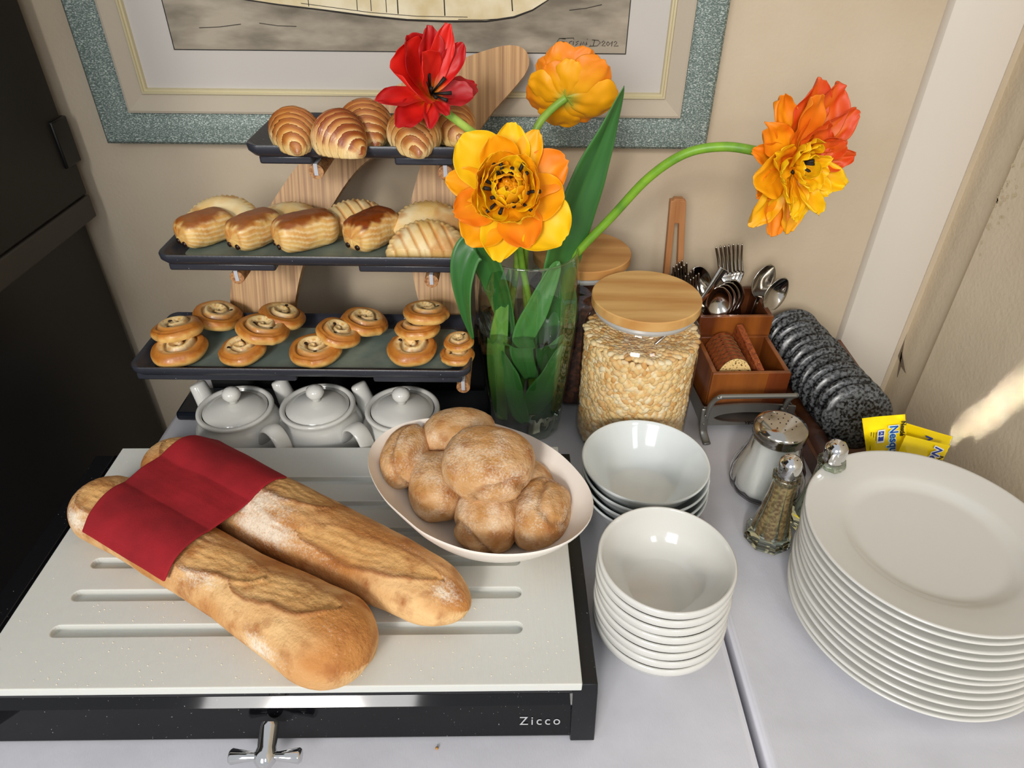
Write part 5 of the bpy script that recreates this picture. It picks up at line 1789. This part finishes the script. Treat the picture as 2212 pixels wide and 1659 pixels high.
# second sachet, behind at the right
c1 = at(1960, 915, y=.70); c2 = at(2056, 942, y=.70)
dn = Vector((-.12, -.25, -1)).normalized()
sachet([c1, c2, c2 + dn * .085, c1 + dn * .085], .003, 'yellow sachet lying highest at the right, partly covered by another', 2.,
       [dict(body='Nesquik', size=.015, m_=blue_m, x=-.10, y=.12, rot=r90, dz=.0018, off=.0004, sh_=.1, name='logo_lettering')])
# third sachet, in front of it
c1 = at(1957, 940, y=.672); c2 = at(2052, 962, y=.672)
dn = Vector((-.25, -.30, -1)).normalized()
sachet([c1, c2, c2 + dn * .080, c1 + dn * .080], .0035, 'yellow sachet leaning nearest the dinner plates', 3.,
       [dict(body='Nesquik', size=.016, m_=white_m, x=.18, y=.12, rot=r90 - .1, dz=.0016, off=.0014, sh_=.1, name='logo_outline', label='white outline of the logo lettering'),
        dict(body='Nesquik', size=.016, m_=blue_m, x=.18, y=.12, rot=r90 - .1, dz=.0021, off=.0002, sh_=.1, name='logo_lettering', label='dark blue logo lettering'),
        dict(body='Nestlé', size=.0095, m_=black_p, x=.36, y=.16, rot=r90, dz=.0012, off=.0002, name='maker_lettering', label='small black lettering')])

# ------------------------------------------------------------------ sugar dispenser, salt and pepper
sc_ = at(1693, 912, z=.112)
SX, SY = sc_.x, sc_.y + .002
su = thing('sugar_dispenser', 'bulbous glass sugar dispenser with a perforated steel lid', 'sugar dispenser', (SX, SY, .0006))
swr = lambda a, z: 1 + .020 * cos(14 * a + z * 55) * sstep(.0, .02, z) * sstep(.11, .088, z)
mk('glass_body', G().lathe([(0, .002), (.030, .002), (.032, 0), (.038, .001), (.0445, .008), (.0465, .020), (.0450, .034), (.038, .052), (.032, .068), (.0298, .085), (.0300, .096), (.0285, .096), (.0283, .085), (.0300, .068), (.0358, .052), (.0425, .034), (.0440, .020), (.0415, .010), (.034, .006), (0, .006)], 112, rf=swr), glass, su)
mk('sugar', G().lathe([(0, .0065), (.033, .0066), (.0395, .0115), (.0415, .020), (.0400, .034), (.0335, .052), (.0280, .068), (.0262, .082), (0, .084)], 64), sugar_m, su)
ld = mk('lid', G().lathe([(.0296, .088), (.0312, .088), (.0320, .090), (.0312, .0925), (.0320, .095), (.0322, .101), (.0305, .105), (.022, .1095), (.010, .1115), (0, .112), (0, .1105), (.010, .110), (.0298, .103), (.0305, .096)], 64), steel, su)
g = G()
for k in range(16):
    r_ = .006 if k < 5 else .016; a = (2 * pi * k / 5) if k < 5 else (2 * pi * k / 11)
    x, y = r_ * cos(a), r_ * sin(a)
    z = .112 - .9 * (r_ ** 2) / .12 * 1.1 + .0001
    g.lathe([(0, 0), (.0009, 0), (.0009, .0003), (0, .0004)], 8, x, y, (.1118 if k < 5 else .1106))
mk('holes', g, choc_m, ld, smooth=False)


def shaker(x, y, fill, label, group, tintm, lvl):
    t = thing('glass_shaker', label, 'shaker', (x, y, .0006))
    n = 8

    def oct_(prof):
        g = G()
        g.lathe(prof, n)
        return g
    ob = mk('glass_body', oct_([(0, .001), (.020, .001), (.0230, 0), (.0285, .003), (.0290, .010), (.0235, .020), (.0190, .045), (.0150, .075), (.0140, .096), (.0165, .100), (.0165, .104), (.0125, .106), (.0095, .106), (.0095, .098), (.0100, .075), (.0130, .045), (.0165, .022), (.0165, .014), (0, .013)]), tintm, t, smooth=False, bevel=.0009)
    mk('filling', G().lathe([(0, .0135), (.0158, .0145), (.0158, .022), (.0124, .045), (.0096, .075), (.0093, lvl), (0, lvl)], 32), fill, t)
    c_ = mk('cap', G().lathe([(.0098, .104), (.0118, .104), (.0122, .107), (.0114, .109), (.0124, .111), (.0122, .114), (.0128, .119), (.0120, .1245), (.0085, .1295), (.0040, .1315), (0, .132), (0, .130), (.008, .128), (.0108, .121), (.0098, .112)], 40), chrome, t, label='domed chrome cap')
    g = G()
    for k in range(4):
        a = 2 * pi * k / 4 + .6; g.lathe([(0, 0), (.0011, 0), (.0011, .0004), (0, .0005)], 8, .0052 * cos(a), .0052 * sin(a), .1306)
    mk('holes', g, choc_m, c_, smooth=False)
    return t


shaker(.3085, .570, pepper_m, 'faceted glass pepper shaker in front of the sugar dispenser', 'glass shakers', glass_green, .094)
shaker(.3685, .596, salt_m, 'glass salt shaker half hidden behind the dinner plates', 'glass shakers', glass_green, .060)

# small crumb on the cloth in front of the stand
g = G().lathe([(0, 0), (.0012, .0003), (.0016, .0012), (0, .0022)], 8)
cp_ = at(944, 1618, z=.0)
tag(mk('crumb', g, mat('crumb_brown', '#b98a4a', rough=.9), loc=(cp_.x, cp_.y, .0004)), 'single golden crumb on the cloth before the black stand', 'crumb')
